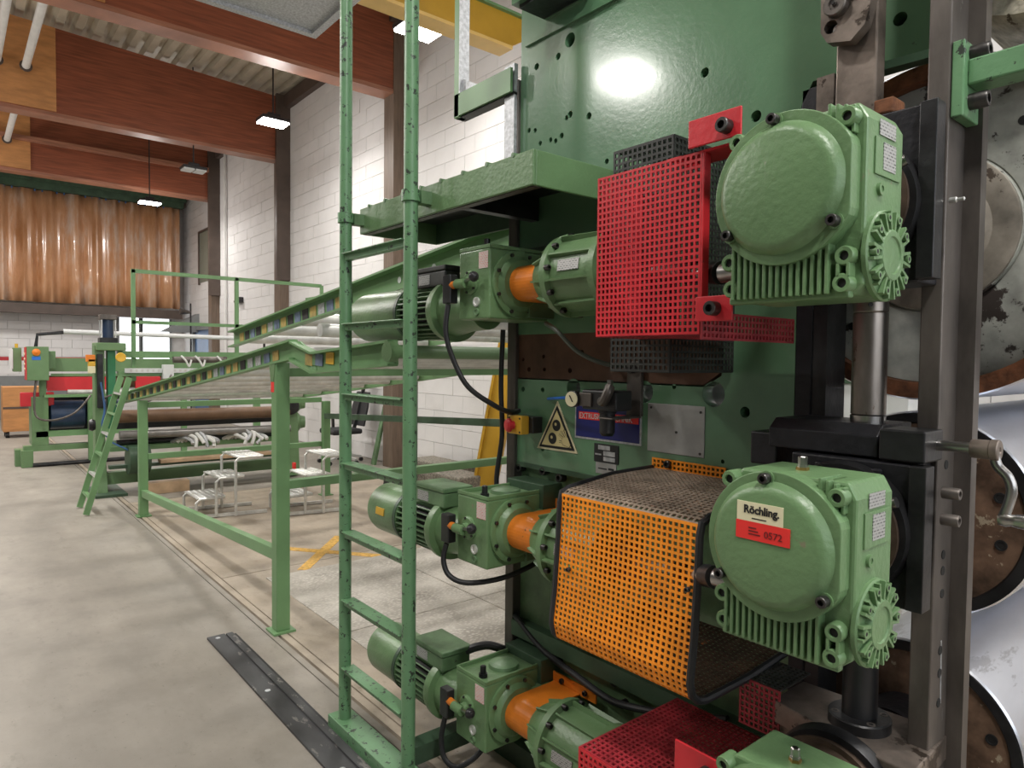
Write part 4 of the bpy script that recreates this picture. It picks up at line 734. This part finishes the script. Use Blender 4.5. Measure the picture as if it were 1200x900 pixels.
# ------------------------------------------------------------------ ladder, platform and rails
t = thing('access_ladder', 'upright green ladder with round chipped rails in front of the motors', 'ladder', (-2.4, 1.29, 0))
LR = (-2.668, -2.146)
for x in LR: part('rail', MB().cyl((x, 1.29, .06), (x, 1.29, 3.6), .026, n=20), M['green_worn'], t)
for k in range(11):
    z = .287 + .2905 * k
    if 2.08 < z < 3.6 and z > 2.2: continue
    part('rung', MB().box(LR[0] + .02, LR[1] - .02, 1.275, 1.305, z - .024, z + .004).box(LR[0] + .02, LR[1] - .02, 1.26, 1.32, z, z + .005), M['green_worn'], t, .002)
for x in LR:
    part('rail_clamp', MB().lathe((x, 1.29, 2.165), (0, 0, 1), [(0, .0265), (0, .034), (.04, .034), (.04, .0265)], 20), M['green_worn'], t); part('clamp_lug', MB().box(x - .012, x + .03, 1.315, 1.36, 2.16, 2.205), M['green_dirty'], t)
part('foot_channel', MB().box(-2.74, -1.6, 1.245, 1.345, 0, .06), M['green_worn'], t, .003)
part('tie_bar', MB().box(-2.26, -2.19, 1.345, 1.699, .05, .12), M['green_dark'], t)
t = thing('service_platform', 'green platform bracket at the ladder, projecting from the frame', 'platform', (-2.1, 1.5, 2.13))
part('front_beam', MB().box(-2.68, -1.56, 1.36, 1.372, 2.128, 2.235), M['green'], t, .003); part('right_beam', MB().box(-1.572, -1.56, 1.372, 1.75, 2.128, 2.235), M['green'], t, .003)
part('left_beam', MB().box(-2.68, -2.668, 1.372, 1.75, 2.128, 2.235), M['green'], t); part('rear_beam', MB().box(-2.668, -2.14, 1.74, 1.75, 2.128, 2.235), M['green_dark'], t)
part('deck_plate', MB().box(-2.668, -1.572, 1.372, 1.745, 2.218, 2.230), M['dark_steel'], t); part('lower_lip', MB().box(-2.67, -1.57, 1.372, 1.40, 2.126, 2.134), M['grey_steel'], t)
part('cross_bearer', MB().box(-2.0, -1.96, 1.372, 1.74, 2.13, 2.218), M['dark_steel'], t)
for k in range(8): part('deck_clip', MB().cyl((-2.6 + .135 * k, 1.358, 2.236), (-2.6 + .135 * k, 1.39, 2.236), .008, n=8), M['green_dirty'], t)
t = thing('upper_guard_rail', 'green rail frame with bare steel edge, left of the gloss panel top', 'railing', (-2.3, 1.72, 2.64))
part('rail_post', MB().box(-2.475, -2.44, 1.70, 1.745, 2.64, 3.7), M['green_frame'], t, .002); part('post_edge', MB().box(-2.44, -2.434, 1.70, 1.75, 2.73, 3.7), M['zinc'], t)
part('rail_bar', MB().box(-2.475, -2.09, 1.70, 1.712, 2.645, 2.738), M['green_frame'], t); part('bar_lip', MB().box(-2.475, -2.09, 1.712, 1.76, 2.64, 2.65), M['dark_steel'], t)
part('corner_gusset', MB().prism([(-2.43, 1.715, 2.738), (-2.31, 1.715, 2.738), (-2.43, 1.715, 2.80)], (0, .004, 0)), M['zinc'], t)
part('return_bar', MB().box(-2.20, -2.16, 1.712, 2.1, 2.65, 2.69), M['dark_steel'], t)
t = thing('floor_channel_cover', 'black steel floor strip with raised rib and screws beside the ladder foot', 'floor strip', (-3, 1.17, 0))
part('cover_strip', MB().box(-4.03, -1.6, 1.105, 1.20, 0, .012), M['floor_strip'], t); part('raised_rib', MB().box(-4.0, -1.6, 1.20, 1.235, 0, .022), M['floor_strip'], t); part('groove_strip', MB().box(-4.0, -1.6, 1.24, 1.255, 0, .010), M['rubber'], t)
for x in (-3.98, -3.2, -2.4): part('strip_screw', MB().cyl((x, 1.15, .012), (x, 1.15, .015), .013, n=16), M['zinc'], t)
# ------------------------------------------------------------------ roller conveyor behind the ladder
G = M['green_frame']
t = thing('roller_conveyor', 'green inclined roller conveyor with sticker-striped rails on square legs', 'conveyor', (-6, 2.4, 0))
Y0, Y1 = 1.48, 3.40
def rail(y, P, nm, lip=1):
    m = MB()
    for (a, b) in zip(P, P[1:]):
        m.bar((a[0], y, a[1]), (b[0], y, b[1]), .012, a[2]); h = a[2] / 2
        for s in (-1, 1): m.bar((a[0], y - .02 * lip, a[1] + s * h), (b[0], y - .02 * lip, b[1] + s * h), .05, .012)
    return part(nm, m, G, t)
PL = [(-8.75, 1.105, .10), (-3.66, 1.645, .105)]
PK = [(-3.66, 1.635, .10), (-3.38, 1.575, .10), (-2.57, 1.625, .06)]
rail(Y0, PL, 'side_rail'); rail(Y0, PK, 'nose_rail'); rail(Y1, PL, 'side_rail', -1); rail(Y1, PK, 'nose_rail', -1)
part('rail_gusset', MB().prism([(-3.72, Y0 - .01, 1.69), (-3.6, Y0 - .01, 1.69), (-3.36, Y0 - .01, 1.60), (-3.40, Y0 - .01, 1.56), (-3.7, Y0 - .01, 1.6)], (0, .012, 0)), G, t)
def zr(x): return 1.105 + (x + 8.75) * (1.645 - 1.105) / 5.09
for k in range(30):
    x = -8.2 + k * .145
    c = ('worn_yellow', 'faded_blue', 'zinc', 'ink')[(k * 7 + k // 3) % 4] if k > 20 else ('worn_yellow', 'ink')[k % 2]
    part('rail_sticker', MB().bar((x, Y0 - .010, zr(x) - .004), (x + .09, Y0 - .010, zr(x + .09) - .004), .003, .058), M[c], t)
for k, c in enumerate(('worn_yellow', 'faded_blue', 'yellow_plastic', 'green_frame')):
    x = -3.52 + .13 * k; part('rail_sticker', MB().bar((x, Y0 - .010, 1.592 + .01 * max(0, k - 1)), (x + .09, Y0 - .010, 1.588 + .01 * max(0, k - 1)), .003, .06), M[c], t)
for k in range(9):
    x = -8.2 + k * .54; part('roller', MB().cyl((x, Y0 + .02, zr(x)), (x, Y1 - .02, zr(x)), .045, n=16), M['roller'], t)
for k in range(4):
    x = -3.3 + .2 * k; part('roller', MB().cyl((x, Y0 + .02, 1.58 + .05 * k * .3), (x, Y1, 1.58 + .05 * k * .3), .036, n=16), M['roller'], t)
part('nose_roller', MB().cyl((-2.57, Y0 - .03, 1.63), (-2.57, Y1, 1.63), .03, n=18), M['green'], t); part('roller_hub', MB().cyl((-2.57, Y0 - .05, 1.63), (-2.57, Y0 - .01, 1.63), .045, n=12), M['green'], t)
for (x, y, h) in ((-7.57, Y0, 1.16), (-3.9, Y0, 1.57), (-7.5, 3.38, 1.10), (-3.9, 3.38, 1.55)):
    lg = part('leg', MB().box(x - .04, x + .04, y - .04, y + .04, .012, h), G, t, .004)
    part('leg_foot', MB().box(x - .065, x + .065, y - .065, y + .065, 0, .012), G, lg)
part('red_tape', MB().box(-3.942, -3.895, Y0 - .0415, Y0 - .04, 1.40, 1.46), M['signal_red'], t)
part('leg_bracket', MB().prism([(-3.97, Y0 - .043, 1.575), (-3.87, Y0 - .043, 1.575), (-3.90, Y0 - .043, 1.46), (-3.94, Y0 - .043, 1.46)], (0, .004, 0)), M['green'], t)
part('low_bar', MB().bar((-7.53, Y0, .235), (-3.94, Y0, .445), .05, .07), G, t, .003)
for (x, z, w_) in ((-7.55, 1.115, .055), (-7.55, .60, .055), (-3.9, .86, .05), (-3.9, 1.515, .05)): part('cross_bar', MB().box(x - .03, x + .03, Y0 + .04, 3.34, z - w_ / 2, z + w_ / 2), G, t, .003)
part('rear_bar', MB().bar((-7.46, 3.36, .93), (-3.3, 3.36, 1.15), .04, .06), M['green_dark'], t)
t = thing('roller_conveyor', 'upper green conveyor arm with bare silver rollers, sloping up to the machine frame', 'conveyor', (-4, 2.7, 1.6))
Y2, Y3 = 1.95, 3.75
zu = lambda x: 1.755 + (x + 6.22) * (2.135 - 1.755) / 3.84
m = MB(); m.bar((-6.22, Y2, zu(-6.22)), (-2.15, Y2, zu(-2.15)), .012, .13)
for s in (-1, 1): m.bar((-6.22, Y2 - .03, zu(-6.22) + s * .065), (-2.15, Y2 - .03, zu(-2.15) + s * .065), .06, .012)
part('side_rail', m, G, t)
m = MB(); m.bar((-6.22, Y3, zu(-6.22)), (-2.15, Y3, zu(-2.15)), .012, .13); part('side_rail', m, G, t)
for k in range(16):
    x = -6.05 + k * .135
    part('rail_sticker', MB().bar((x, Y2 - .009, zu(x) - .006), (x + .10, Y2 - .009, zu(x + .1) - .006), .003, .075), M[('worn_yellow', 'ink', 'faded_blue', 'ink', 'worn_yellow', 'zinc', 'faded_blue')[k % 7]], t)
for (x, r) in ((-3.35, .018), (-3.0, .02)): part('rail_bore', MB().cyl((x, Y2 - .007, zu(x)), (x, Y2 - .0085, zu(x)), r, n=14), M['white_box'], t)
for k in range(7):
    x = -5.9 + k * .57; part('roller', MB().cyl((x, Y2 + .02, zu(x) - .02), (x, Y3 - .02, zu(x) - .02), .05, n=18), M['roller'], t)
for k in range(3):
    x = -4.2 + k * .62; part('roller', MB().cyl((x, Y2 - .1, 1.78 + .015 * k), (x, Y3 - .02, 1.78 + .015 * k), .045, n=18), M['roller'], t)
part('support_post', MB().box(-6.15, -6.08, Y3 - .06, Y3, 0, 1.7), M['green_dark'], t); part('support_post', MB().box(-2.6, -2.5, Y3 - .08, Y3, 0, 2.05), M['green_dark'], t)

# guard rail behind the conveyor
t = thing('guard_rail', 'thin green guard rail standing high behind the conveyor foot', 'railing', (-9.2, 2.8, 1.2))
x = -9.2
for y in (1.72, 2.93, ): part('rail_post', MB().box(x - .085, x - .04, y - .022, y + .022, 1.30, 2.64), G, t)
part('top_bar', MB().box(x - .085, x - .04, 1.70, 4.10, 2.60, 2.645), G, t); part('middle_bar', MB().box(x - .08, x - .04, 1.70, 4.1, 1.99, 2.03), G, t); 
part('end_loop', MB().box(x - .02, x + .02, 4.06, 4.10, 2.45, 2.62).box(x - .5, x, 4.06, 4.10, 2.44, 2.48).box(x - .52, x - .48, 4.06, 4.10, 2.2, 2.48), G, t)
# ------------------------------------------------------------------ take-off stand (machine behind the conveyor)
t = thing('take_off_stand', 'green roller stand with black cylinder on its left column, behind the step ladder', 'machine', (-9.2, 2.5, 0))
x = -9.2
part('left_column', MB().prism([(x - .08, 1.29, 1.72), (x + .10, 1.29, 1.72), (x + .10, 1.29, .5), (x + .25, 1.29, .02), (x - .2, 1.29, .02), (x - .08, 1.29, .5)], (0, .10, 0)), M['green'], t, .004)
part('column_guide', MB().box(x - .02, x + .11, 1.42, 1.50, .75, 1.68), mat('bright_green_guide', (.03, .19, .08), .4), t, .004)
part('column_foot', MB().box(x - .3, x + .42, 1.24, 1.56, 0, .03), M['green_dark'], t); part('valve_block', MB().box(x + .10, x + .14, 1.31, 1.37, 1.0, 1.62), M['dark_steel'], t, .004)
for (z, c) in ((1.52, 'yellow_plastic'), (1.44, 'cream'), (1.57, 'orange')): part('small_switch', MB().box(x + .105, x + .16, 1.22 - (.02 if c == 'orange' else 0), 1.29, z - .04, z + .04), M[c], t, .004)
part('hand_wheel', MB().lathe((x + .22, 1.53, 1.58), (1, 0, .1), [(0, .015), (.01, .05), (.03, .055), (.04, .048), (.03, .015)], 24), M['yellow_plastic'], t)
part('top_bracket', MB().box(x - .15, x + .18, 1.30, 1.60, 1.66, 1.75), M['green'], t, .01)
cy = part('air_cylinder', MB().lathe((x, 1.44, 1.80), (0, 0, 1), [(0, .062), (.24, .062)], 24), M['motor_blue'], t)
part('cylinder_cap', MB().box(x - .085, x + .085, 1.355, 1.525, 2.02, 2.08), M['grey_steel'], cy, .008); part('cylinder_base', MB().box(x - .09, x + .09, 1.35, 1.53, 1.74, 1.81), M['dark_steel'], cy, .008)
for (dx, dy) in ((-.07, -.07), (.07, -.07), (.07, .07), (-.07, .07)): part('tie_rod', MB().cyl((x + dx, 1.44 + dy, 1.8), (x + dx, 1.44 + dy, 2.03), .007, n=6), M['alu'], cy)
part('right_column', MB().prism([(x - .1, 3.5, 1.2), (x + .2, 3.5, 1.2), (x + .3, 3.5, .02), (x - .2, 3.5, .02)], (0, .14, 0)), M['green'], t, .004)
for (z, r) in ((.98, .12), (.72, .13)): part('drive_casting', MB().lathe((x + .1, 3.62, z), (.3, 1, 0), [(0, r), (.07, r), (.10, r * .7), (.16, r * .6), (.16, 0)], 20), M['green'], t)
part('drive_wheel', MB().lathe((x + .26, 3.52, .95), (1, 0, 0), [(0, .03), (.02, .11), (.05, .11), (.06, .06)], 24), M['dark_steel'], t)
part('upper_beam', MB().box(x - .03, x + .05, 1.54, 3.5, 1.36, 1.42), G, t); part('upper_beam', MB().box(x + .0, x + .03, 1.54, 3.5, 1.58, 1.66), G, t)
dq = part('cable_duct', MB().box(x + .055, x + .09, 1.60, 3.0, 1.40, 1.455), M['white_box'], t)
for k in range(22): part('duct_slot', MB().box(x + .09, x + .0915, 1.65 + k * .06, 1.675 + k * .06, 1.413, 1.443), M['mortar'], dq)
part('sensor_tube', MB().cyl((x + .1, 2.12, 1.56), (x + .1, 2.75, 1.565), .04, n=16), M['grey_steel'], t); part('sensor_box', MB().box(x + .06, x + .14, 2.0, 2.12, 1.33, 1.5), M['white_box'], t, .006)
for y in (2.2, 2.36, 2.62): part('white_cord', MB().tube([(x + .14, y, 1.61), (x + .16, y + .05, 1.55), (x + .15, y + .09, 1.48), (x + .14, y + .12, 1.56)], .012, 6), M['pipe_white'], t)
part('brown_roll', MB().cyl((x + .25, 1.5, .90), (x + .25, 3.5, .88), .075, n=24), M['brown_roll'], t); part('gap_shade_slab', MB().box(x - .3, x + .1, 1.45, 3.5, .74, .82), M['black_plastic'], t)  # black slab stands in for the shade in the gap below the roll
part('lower_roll', MB().cyl((x + .3, 1.5, .69), (x + .3, 3.5, .66), .05, n=20), M['dull_roll'], t); part('lower_roll', MB().cyl((x + .1, 1.5, .58), (x + .1, 3.5, .57), .035, n=16), M['dark_steel'], t)
part('lower_beam', MB().box(x + .1, x + .2, 1.42, 3.5, .49, .545), G, t); part('plinth_beam', MB().box(x, x + .12, 1.4, 3.5, .10, .24), M['green'], t); part('plinth_beam', MB().box(x + .2, x + .3, 1.4, 3.5, .30, .34), M['green_dark'], t)
part('pedal_drum', MB().cyl((x + .3, 1.58, .40), (x + .3, 1.80, .40), .17, n=28), M['green_dark'], t)
part('idler_wheel', MB().lathe((x + .3, 1.20, .82), (0, 1, 0), [(0, .0), (0, .055), (.03, .07), (.06, .055), (.06, 0)], 20), M['dark_steel'], t)
solo('thin_cable', MB().tube([(x + .30, 1.32, 1.3), (x + .27, 1.36, 1.0), (x + .3, 1.33, .8), (x + .28, 1.42, .62), (x + .34, 1.6, .5), (x + .5, 1.75, .32)], .010, 6), M['blue_door'], 'thin blue cable hanging beside the left column of the roller stand', 'cable')
solo('coiled_cable', MB().tube([(x + .35, 1.35, 1.13), (x + .4, 1.5, 1.17), (x + .45, 1.75, 1.08), (x + .42, 1.95, 1.2), (x + .3, 2.05, 1.38)], .011, 6), M['grey_steel'], 'grey cable draped from the sensor box over the conveyor foot', 'cable')
# rags, planks
for i, (y, z, lab) in enumerate(((2.35, .545, 'bundle of white straps lying on the lower beam of the roller stand'), (2.95, .545, 'grey and white crumpled cloth beside the white straps'))):
    tt = thing('strap_bundle', lab, 'straps', (x + .3, y, z))
    for q in range(7):
        a = y - .15 + .05 * q; h = .05 + .09 * math.exp(-((q - 2.5) / 2) ** 2)
        part('strap', MB().tube([(x + .18 + random.uniform(-.05, .05), a - .12, z + .01), (x + .24, a - .05, z + h * .8), (x + .30 + random.uniform(-.04, .04), a, z + h), (x + .36, a + .06, z + h * .5), (x + .40, a + .04 + random.uniform(-.1, .1), z - .05 * (q % 2))], .022, 8), M['pipe_white' if (q + i) % 3 else 'zinc'], tt)
solo('wood_plank', MB().box(x + .3, x + .45, 1.9, 3.2, .345, .385), M['plank'], 'pale plank lying on the low beam under the white straps', 'plank', bevel=.003)
solo('wood_block', MB().box(x + .35, x + .5, 1.75, 2.2, .0, .13), M['plank'], 'pale wooden block on the floor under the roller stand', 'block', bevel=.003)
# ------------------------------------------------------------------ far winder with red guard, motors and control box
x = -12.1
t = thing('winder_machine', 'far green winding machine with red guard and dark blue motors', 'machine', (x, 2, 0))
part('upper_beam', MB().box(x - .15, x + .05, 1.02, 4.3, 1.36, 1.56), M['green'], t, .004); part('beam_edge', MB().box(x + .05, x + .07, 1.15, 4.3, 1.29, 1.33), G, t)
part('red_guard', MB().box(x + .06, x + .12, 1.10, 1.95, 1.08, 1.28), M['red_plain'], t, .004); part('red_guard', MB().box(x + .06, x + .12, 2.25, 2.6, 1.08, 1.28), M['red_plain'], t, .004)
part('red_foot', MB().box(x + .0, x + .14, .78, 1.18, .86, 1.06), M['red_plain'], t, .01)
part('drive_cabinet', MB().box(x - .2, x + .25, .90, 1.10, .30, 1.0), M['green'], t, .006)
for (y0, y1) in ((1.12, 1.58), (1.66, 2.05)): part('motor_drum', MB().lathe((x, y0, .72), (0, 1, 0), [(0, .16), (.02, .21), (y1 - y0 - .02, .21), (y1 - y0, .17)], 28), M['motor_blue'], t)
part('dark_backing', MB().box(x - .4, x - .25, 1.1, 2.1, .45, .98), M['black_plastic'], t)  # black panel fills the dark zone behind the motor drums
part('table_bar', MB().box(x + .2, x + .3, 1.05, 2.0, .99, 1.03), G, t); part('base_bar', MB().box(x + .15, x + .25, .95, 2.4, .42, .50), G, t); part('base_bar', MB().box(x + .1, x + .25, .80, 3.0, .22, .30), M['green'], t)
for (xx, y) in ((x + .2, .84), (x + .0, .78)): part('machine_foot', MB().box(xx - .1, xx + .1, y - .07, y + .07, 0, .24), M['green'], t, .004)
for y in (1.62, 2.9): part('leg', MB().box(x + .26, x + .34, y - .04, y + .04, .05, 1.02), G, t, .003)
part('back_leg', MB().box(x - .3, x - .2, 4.2, 4.3, 0, 1.4), G, t); part('floor_pipe', MB().cyl((x + .3, .9, .03), (x + .3, 3.2, .03), .03, n=10), M['dark_steel'], t)
part('white_roll', MB().cyl((x + .1, 1.35, 1.06), (x + .1, 2.6, 1.04), .04, n=14), M['roller'], t); part('dark_roll', MB().cyl((x - .1, 1.1, 1.2), (x - .1, 4.2, 1.2), .1, n=20), M['brown_roll'], t)
t = thing('control_box', 'green control box with orange stop button and red side, at the far left machine', 'control box', (x + .3, .95, 1.2))
part('box_case', MB().box(x + .15, x + .4, .84, 1.10, 1.24, 1.72), M['green'], t, .008); part('red_side', MB().box(x + .16, x + .39, .828, .842, 1.25, 1.71), M['red_plain'], t)
part('stop_knob', MB().lathe((x + .4, .95, 1.64), (1, 0, 0), [(0, .045), (.02, .05), (.03, .03), (.04, 0)], 18), M['orange'], t); part('info_label', MB().box(x + .4, x + .403, .90, 1.0, 1.53, 1.58), M['blue_hose'], t)
for k in range(4): part('side_button', MB().cyl((x + .28, .83, 1.4 + .07 * k), (x + .28, .815, 1.4 + .07 * k), .018, n=10), M['cream'], t)
part('box_arm', MB().box(x + .1, x + .2, 1.08, 1.2, 1.4, 1.66), M['green'], t, .006); part('box_post', MB().box(x + .1, x + .18, 1.0, 1.08, 1.0, 1.25), M['green'], t)
t = thing('control_box', 'narrow green switch box with yellow lamp, leftmost at the far machine', 'control box', (x, .75, 1.4))
part('box_case', MB().box(x - .05, x + .15, .70, .80, 1.36, 1.70), M['green'], t, .006); part('box_front', MB().box(x + .0, x + .16, .66, .70, 1.40, 1.68), M['white_box'], t, .004); part('signal_lamp', MB().cyl((x, .75, 1.7), (x, .75, 1.76), .02, n=12), M['yellow_plastic'], t)
solo('box_cable', MB().tube([(x + .35, .95, 1.24), (x + .4, .92, .95), (x + .45, .95, .72), (x + .5, 1.15, .68), (x + .5, 1.4, .78), (x + .45, 1.6, 1.02)], .016, 6), M['grey_steel'], 'grey cable looping below the far control box with the orange button', 'cable')
t = thing('tube_light_arm', 'long white tube on a bent dark arm above the far machine', 'lamp', (x, 2, 1.9))
part('light_tube', MB().cyl((x, 1.32, 1.955), (x, 3.9, 1.925), .035, n=12), M['white_box'], t); part('lamp_arm', MB().tube([(x, 1.32, 1.94), (x, 1.0, 1.90), (x, .98, 1.72)], .025, 8, 1, False), M['dark_steel'], t); part('lamp_arm', MB().tube([(x, 3.9, 1.92), (x, 4.3, 1.88), (x, 4.3, 1.5)], .025, 8, 1, False), M['dark_steel'], t)
t = thing('crate', 'brown wooden crate on castors at the far left picture edge', 'crate', (-16.5, 1, 0))
part('crate_case', MB().box(-16.8, -16.2, .78, 1.42, .12, .98), M['wood_ply'], t, .006); part('crate_seam', MB().box(-16.19, -16.195, .78, 1.42, .56, .60), M['brown_frame'], t)
for (a, b_) in ((-16.7, .85), (-16.3, .85), (-16.7, 1.35), (-16.3, 1.35)): part('caster', MB().cyl((a, b_ - .03, .06), (a, b_ + .03, .06), .06, n=12), M['black_plastic'], t)
# ------------------------------------------------------------------ ladder, stools, chair and things along the wall
t = thing('step_ladder', 'short green ladder leaning on the roller stand', 'ladder', (-8.1, 1.05, 0))
lz = lambda s: (1.035 + .395 * s, 1.38 * s)
for xx in (-8.36, -7.92): part('rail', MB().bar((xx, lz(0)[0], lz(0)[1] + .01), (xx, *lz(1)), .055, .03, (1, 0, 0)), G, t)
for k in range(6): s = .12 + .15 * k; part('rung', MB().bar((-8.34, *lz(s)), (-7.94, *lz(s)), .05, .022, (0, .3, 1)), M['alu'] if k % 2 else G, t)
def stool(ox, oy, n, lab):
    t = thing('step_stool', lab, 'step stool', (ox, oy, 0), 'aluminium step stools')
    for k in range(n):
        z = .205 + .2 * k; y = oy + .17 * k; xx = ox + .06 * k
        tr = part('tread', MB().box(xx - .23, xx + .23, y - .14, y + .14, z - .012, z), M['alu'], t, .004)
        lip = MB()
        for q in range(11):
            for p_ in range(5): lip.lathe((xx - .2 + .04 * q, y - .1 + .05 * p_, z), (0, 0, 1), [(0, .013), (.006, .008)], 6)
        stuff(part('grip_nub', lip, M['alu'], tr))
        for s in (-1, 1):
            part('leg', MB().tube([(xx + s * .23, y - .14, .01), (xx + s * .23, y - .14, z - .05), (xx + s * .23, y - .11, z - .015), (xx + s * .23, y + .13, z - .015)], .014, 8, 1, False), M['alu'], t)
    for s in (-1, 1): part('base_tube', MB().bar((ox + s * .23, oy - .14, .02), (ox + s * .23 + .06 * (n - 1), oy + .17 * n, .02), .03, .03), M['alu'], t); part('rear_leg', MB().bar((ox + s * .23 + .06 * (n - 1), oy + .17 * n - .06, 0), (ox + s * .23 + .06 * (n - 1), oy + .17 * n - .06, .2 * n), .028, .028), M['alu'], t)
stool(-7.35, 2.0, 3, 'three-tread aluminium step stool inside the conveyor legs, nearer one')
stool(-6.95, 2.75, 3, 'aluminium step stool farther back, half hidden behind the red-taped leg')
part('red_tape', MB().box(-6.60, -6.55, 2.62, 2.64, .50, .56), M['signal_red'], t)
cx, cyy = -9.7, 4.62
t = thing('office_chair', 'black mesh office chair with headrest and silver star foot by the white wall', 'chair', (cx, cyy, 0))
for a in range(5):
    g = a * 2 * PI / 5 + .3; part('foot_arm', MB().bar((cx, cyy, .12), (cx + .33 * math.cos(g), cyy + .33 * math.sin(g), .075), .045, .03), M['alu'], t)
    part('caster', MB().cyl((cx + .33 * math.cos(g) - .02, cyy + .33 * math.sin(g), .03), (cx + .33 * math.cos(g) + .02, cyy + .33 * math.sin(g), .03), .03, n=12), M['black_plastic'], t)
part('gas_lift', MB().cyl((cx, cyy, .11), (cx, cyy, .46), .03, n=14), M['black_plastic'], t); part('seat', MB().box(cx - .25, cx + .25, cyy - .25, cyy + .24, .45, .53), M['chair_black'], t, .03)
part('backrest', MB().prism([(cx - .23, cyy + .25, .56), (cx + .23, cyy + .25, .56), (cx + .25, cyy + .30, .85), (cx + .2, cyy + .36, 1.08), (cx - .2, cyy + .36, 1.08), (cx - .25, cyy + .30, .85)], (0, .035, 0)), M['chair_black'], t, .01)
part('headrest', MB().box(cx - .15, cx + .15, cyy + .33, cyy + .39, 1.13, 1.25), M['chair_black'], t, .02); part('back_spine', MB().bar((cx, cyy + .2, .46), (cx, cyy + .38, 1.15), .05, .03, (1, 0, 0)), M['black_plastic'], t)
for s in (-1, 1): part('armrest', MB().box(cx + s * .30 - .04, cx + s * .30 + .04, cyy - .15, cyy + .12, .70, .73), M['black_plastic'], t, .01); part('arm_post', MB().bar((cx + s * .28, cyy, .47), (cx + s * .30, cyy, .70), .05, .03, (0, 1, 0)), M['black_plastic'], t)
solo('leaning_board', MB().prism([(-9.28, 4.9, 0), (-9.28, 5.12, .95), (-9.28, 5.15, .95), (-9.28, 4.94, 0)], (.1, 0, 0)), M['green_dirty'], 'narrow dark board leaning on the wall between chair and column', 'board')
for i, (a, b_, c, d, h0, h1, lab) in enumerate(((-7.85, -6.95, 4.55, 4.95, 0, .17, 'speckled broken concrete slab at the bottom of the heap by the yellow post'), (-7.7, -6.7, 4.6, 5.0, .17, .31, 'speckled concrete slab on top of the heap beside the yellow post'), (-6.85, -6.2, 4.35, 4.75, 0, .28, 'short speckled concrete block right of the heap under the yellow post'))):
    solo('concrete_slab', MB().box(a, b_, c, d, h0, h1), M['stone'], lab, 'concrete slab', 'broken concrete slabs', bevel=.02)
t = thing('rag', 'black and white rag lying before the concrete slabs', 'rag', (-7.5, 4.4, 0))
part('rag_cloth', MB().lathe((-7.55, 4.35, 0), (0, 0, 1), [(0, .17), (.08, .16), (.14, .08), (.16, 0)], 9, False), M['chair_black'], t)
for (dx, dy, dz) in ((.1, -.08, .1), (-.05, -.12, .08), (.02, -.05, .15)): part('rag_patch', MB().lathe((-7.55 + dx, 4.35 + dy, dz), (.4, -.6, .6), [(0, .035), (.012, .03), (.014, 0)], 7), M['pipe_white'], t)
t = thing('leaning_girder', 'yellow steel girder leaning against the wall, seen behind the ladder', 'girder', (-6.2, 4.8, 0))
part('girder_web', MB().bar((-6.18, 4.68, .02), (-5.97, 4.95, 1.95), .03, .26, (1, .7, 0)), M['yellow'], t); part('girder_flange', MB().bar((-6.28, 4.61, .02), (-6.08, 4.88, 1.95), .10, .03, (1, .7, 0)), M['yellow'], t); part('girder_flange', MB().bar((-6.08, 4.75, .02), (-5.86, 5.02, 1.95), .10, .03, (1, .7, 0)), M['yellow'], t)
t = thing('vent_cabinet', 'white cabinet with louvred vent seen through the gap under the upper roll', 'cabinet', (-2.15, 4.6, 0))
part('cabinet_case', MB().box(-2.6, -1.7, 4.6, 5.1, 0, 1.47), M['white_box'], t, .006)
for k in range(9): part('vent_slat', MB().box(-2.20, -2.10, 4.592, 4.602, 1.26 + .02 * k, 1.268 + .02 * k), M['ink'], t)
part('cabinet_top', MB().box(-2.65, -1.68, 4.58, 5.12, 1.47, 1.50), M['green_dark'], t)
t = thing('wall_switch', 'small dark switch box on the white wall above the conveyor', 'switch', (-15.97, 5.1, 2.9))
part('switch_case', MB().box(-16.1, -15.85, 5.05, YW, 2.84, 2.96), M['black_plastic'], t, .006); part('switch_lever', MB().box(-16.3, -16.1, 5.09, 5.12, 2.86, 2.9), M['grey_steel'], t)
t = thing('signal_horn', 'small horn on a thin pole before the blue door', 'horn', (-18.6, 4.7, 2.3))
part('horn_pole', MB().cyl((-18.6, 4.75, 0), (-18.6, 4.75, 2.95), .02, n=8), M['dark_steel'], t); part('horn_bell', MB().cyl((-18.6, 4.75, 2.72), (-18.6, 4.5, 2.74), .03, .09, 14), M['grey_steel'], t)
solo('wall_conduit', MB().cyl((-17.0, 5.12, 0), (-17.0, 5.12, 6.5), .03, n=8), M['pipe_white'], 'white vertical pipe on the wall right of the far brown column', 'pipe')
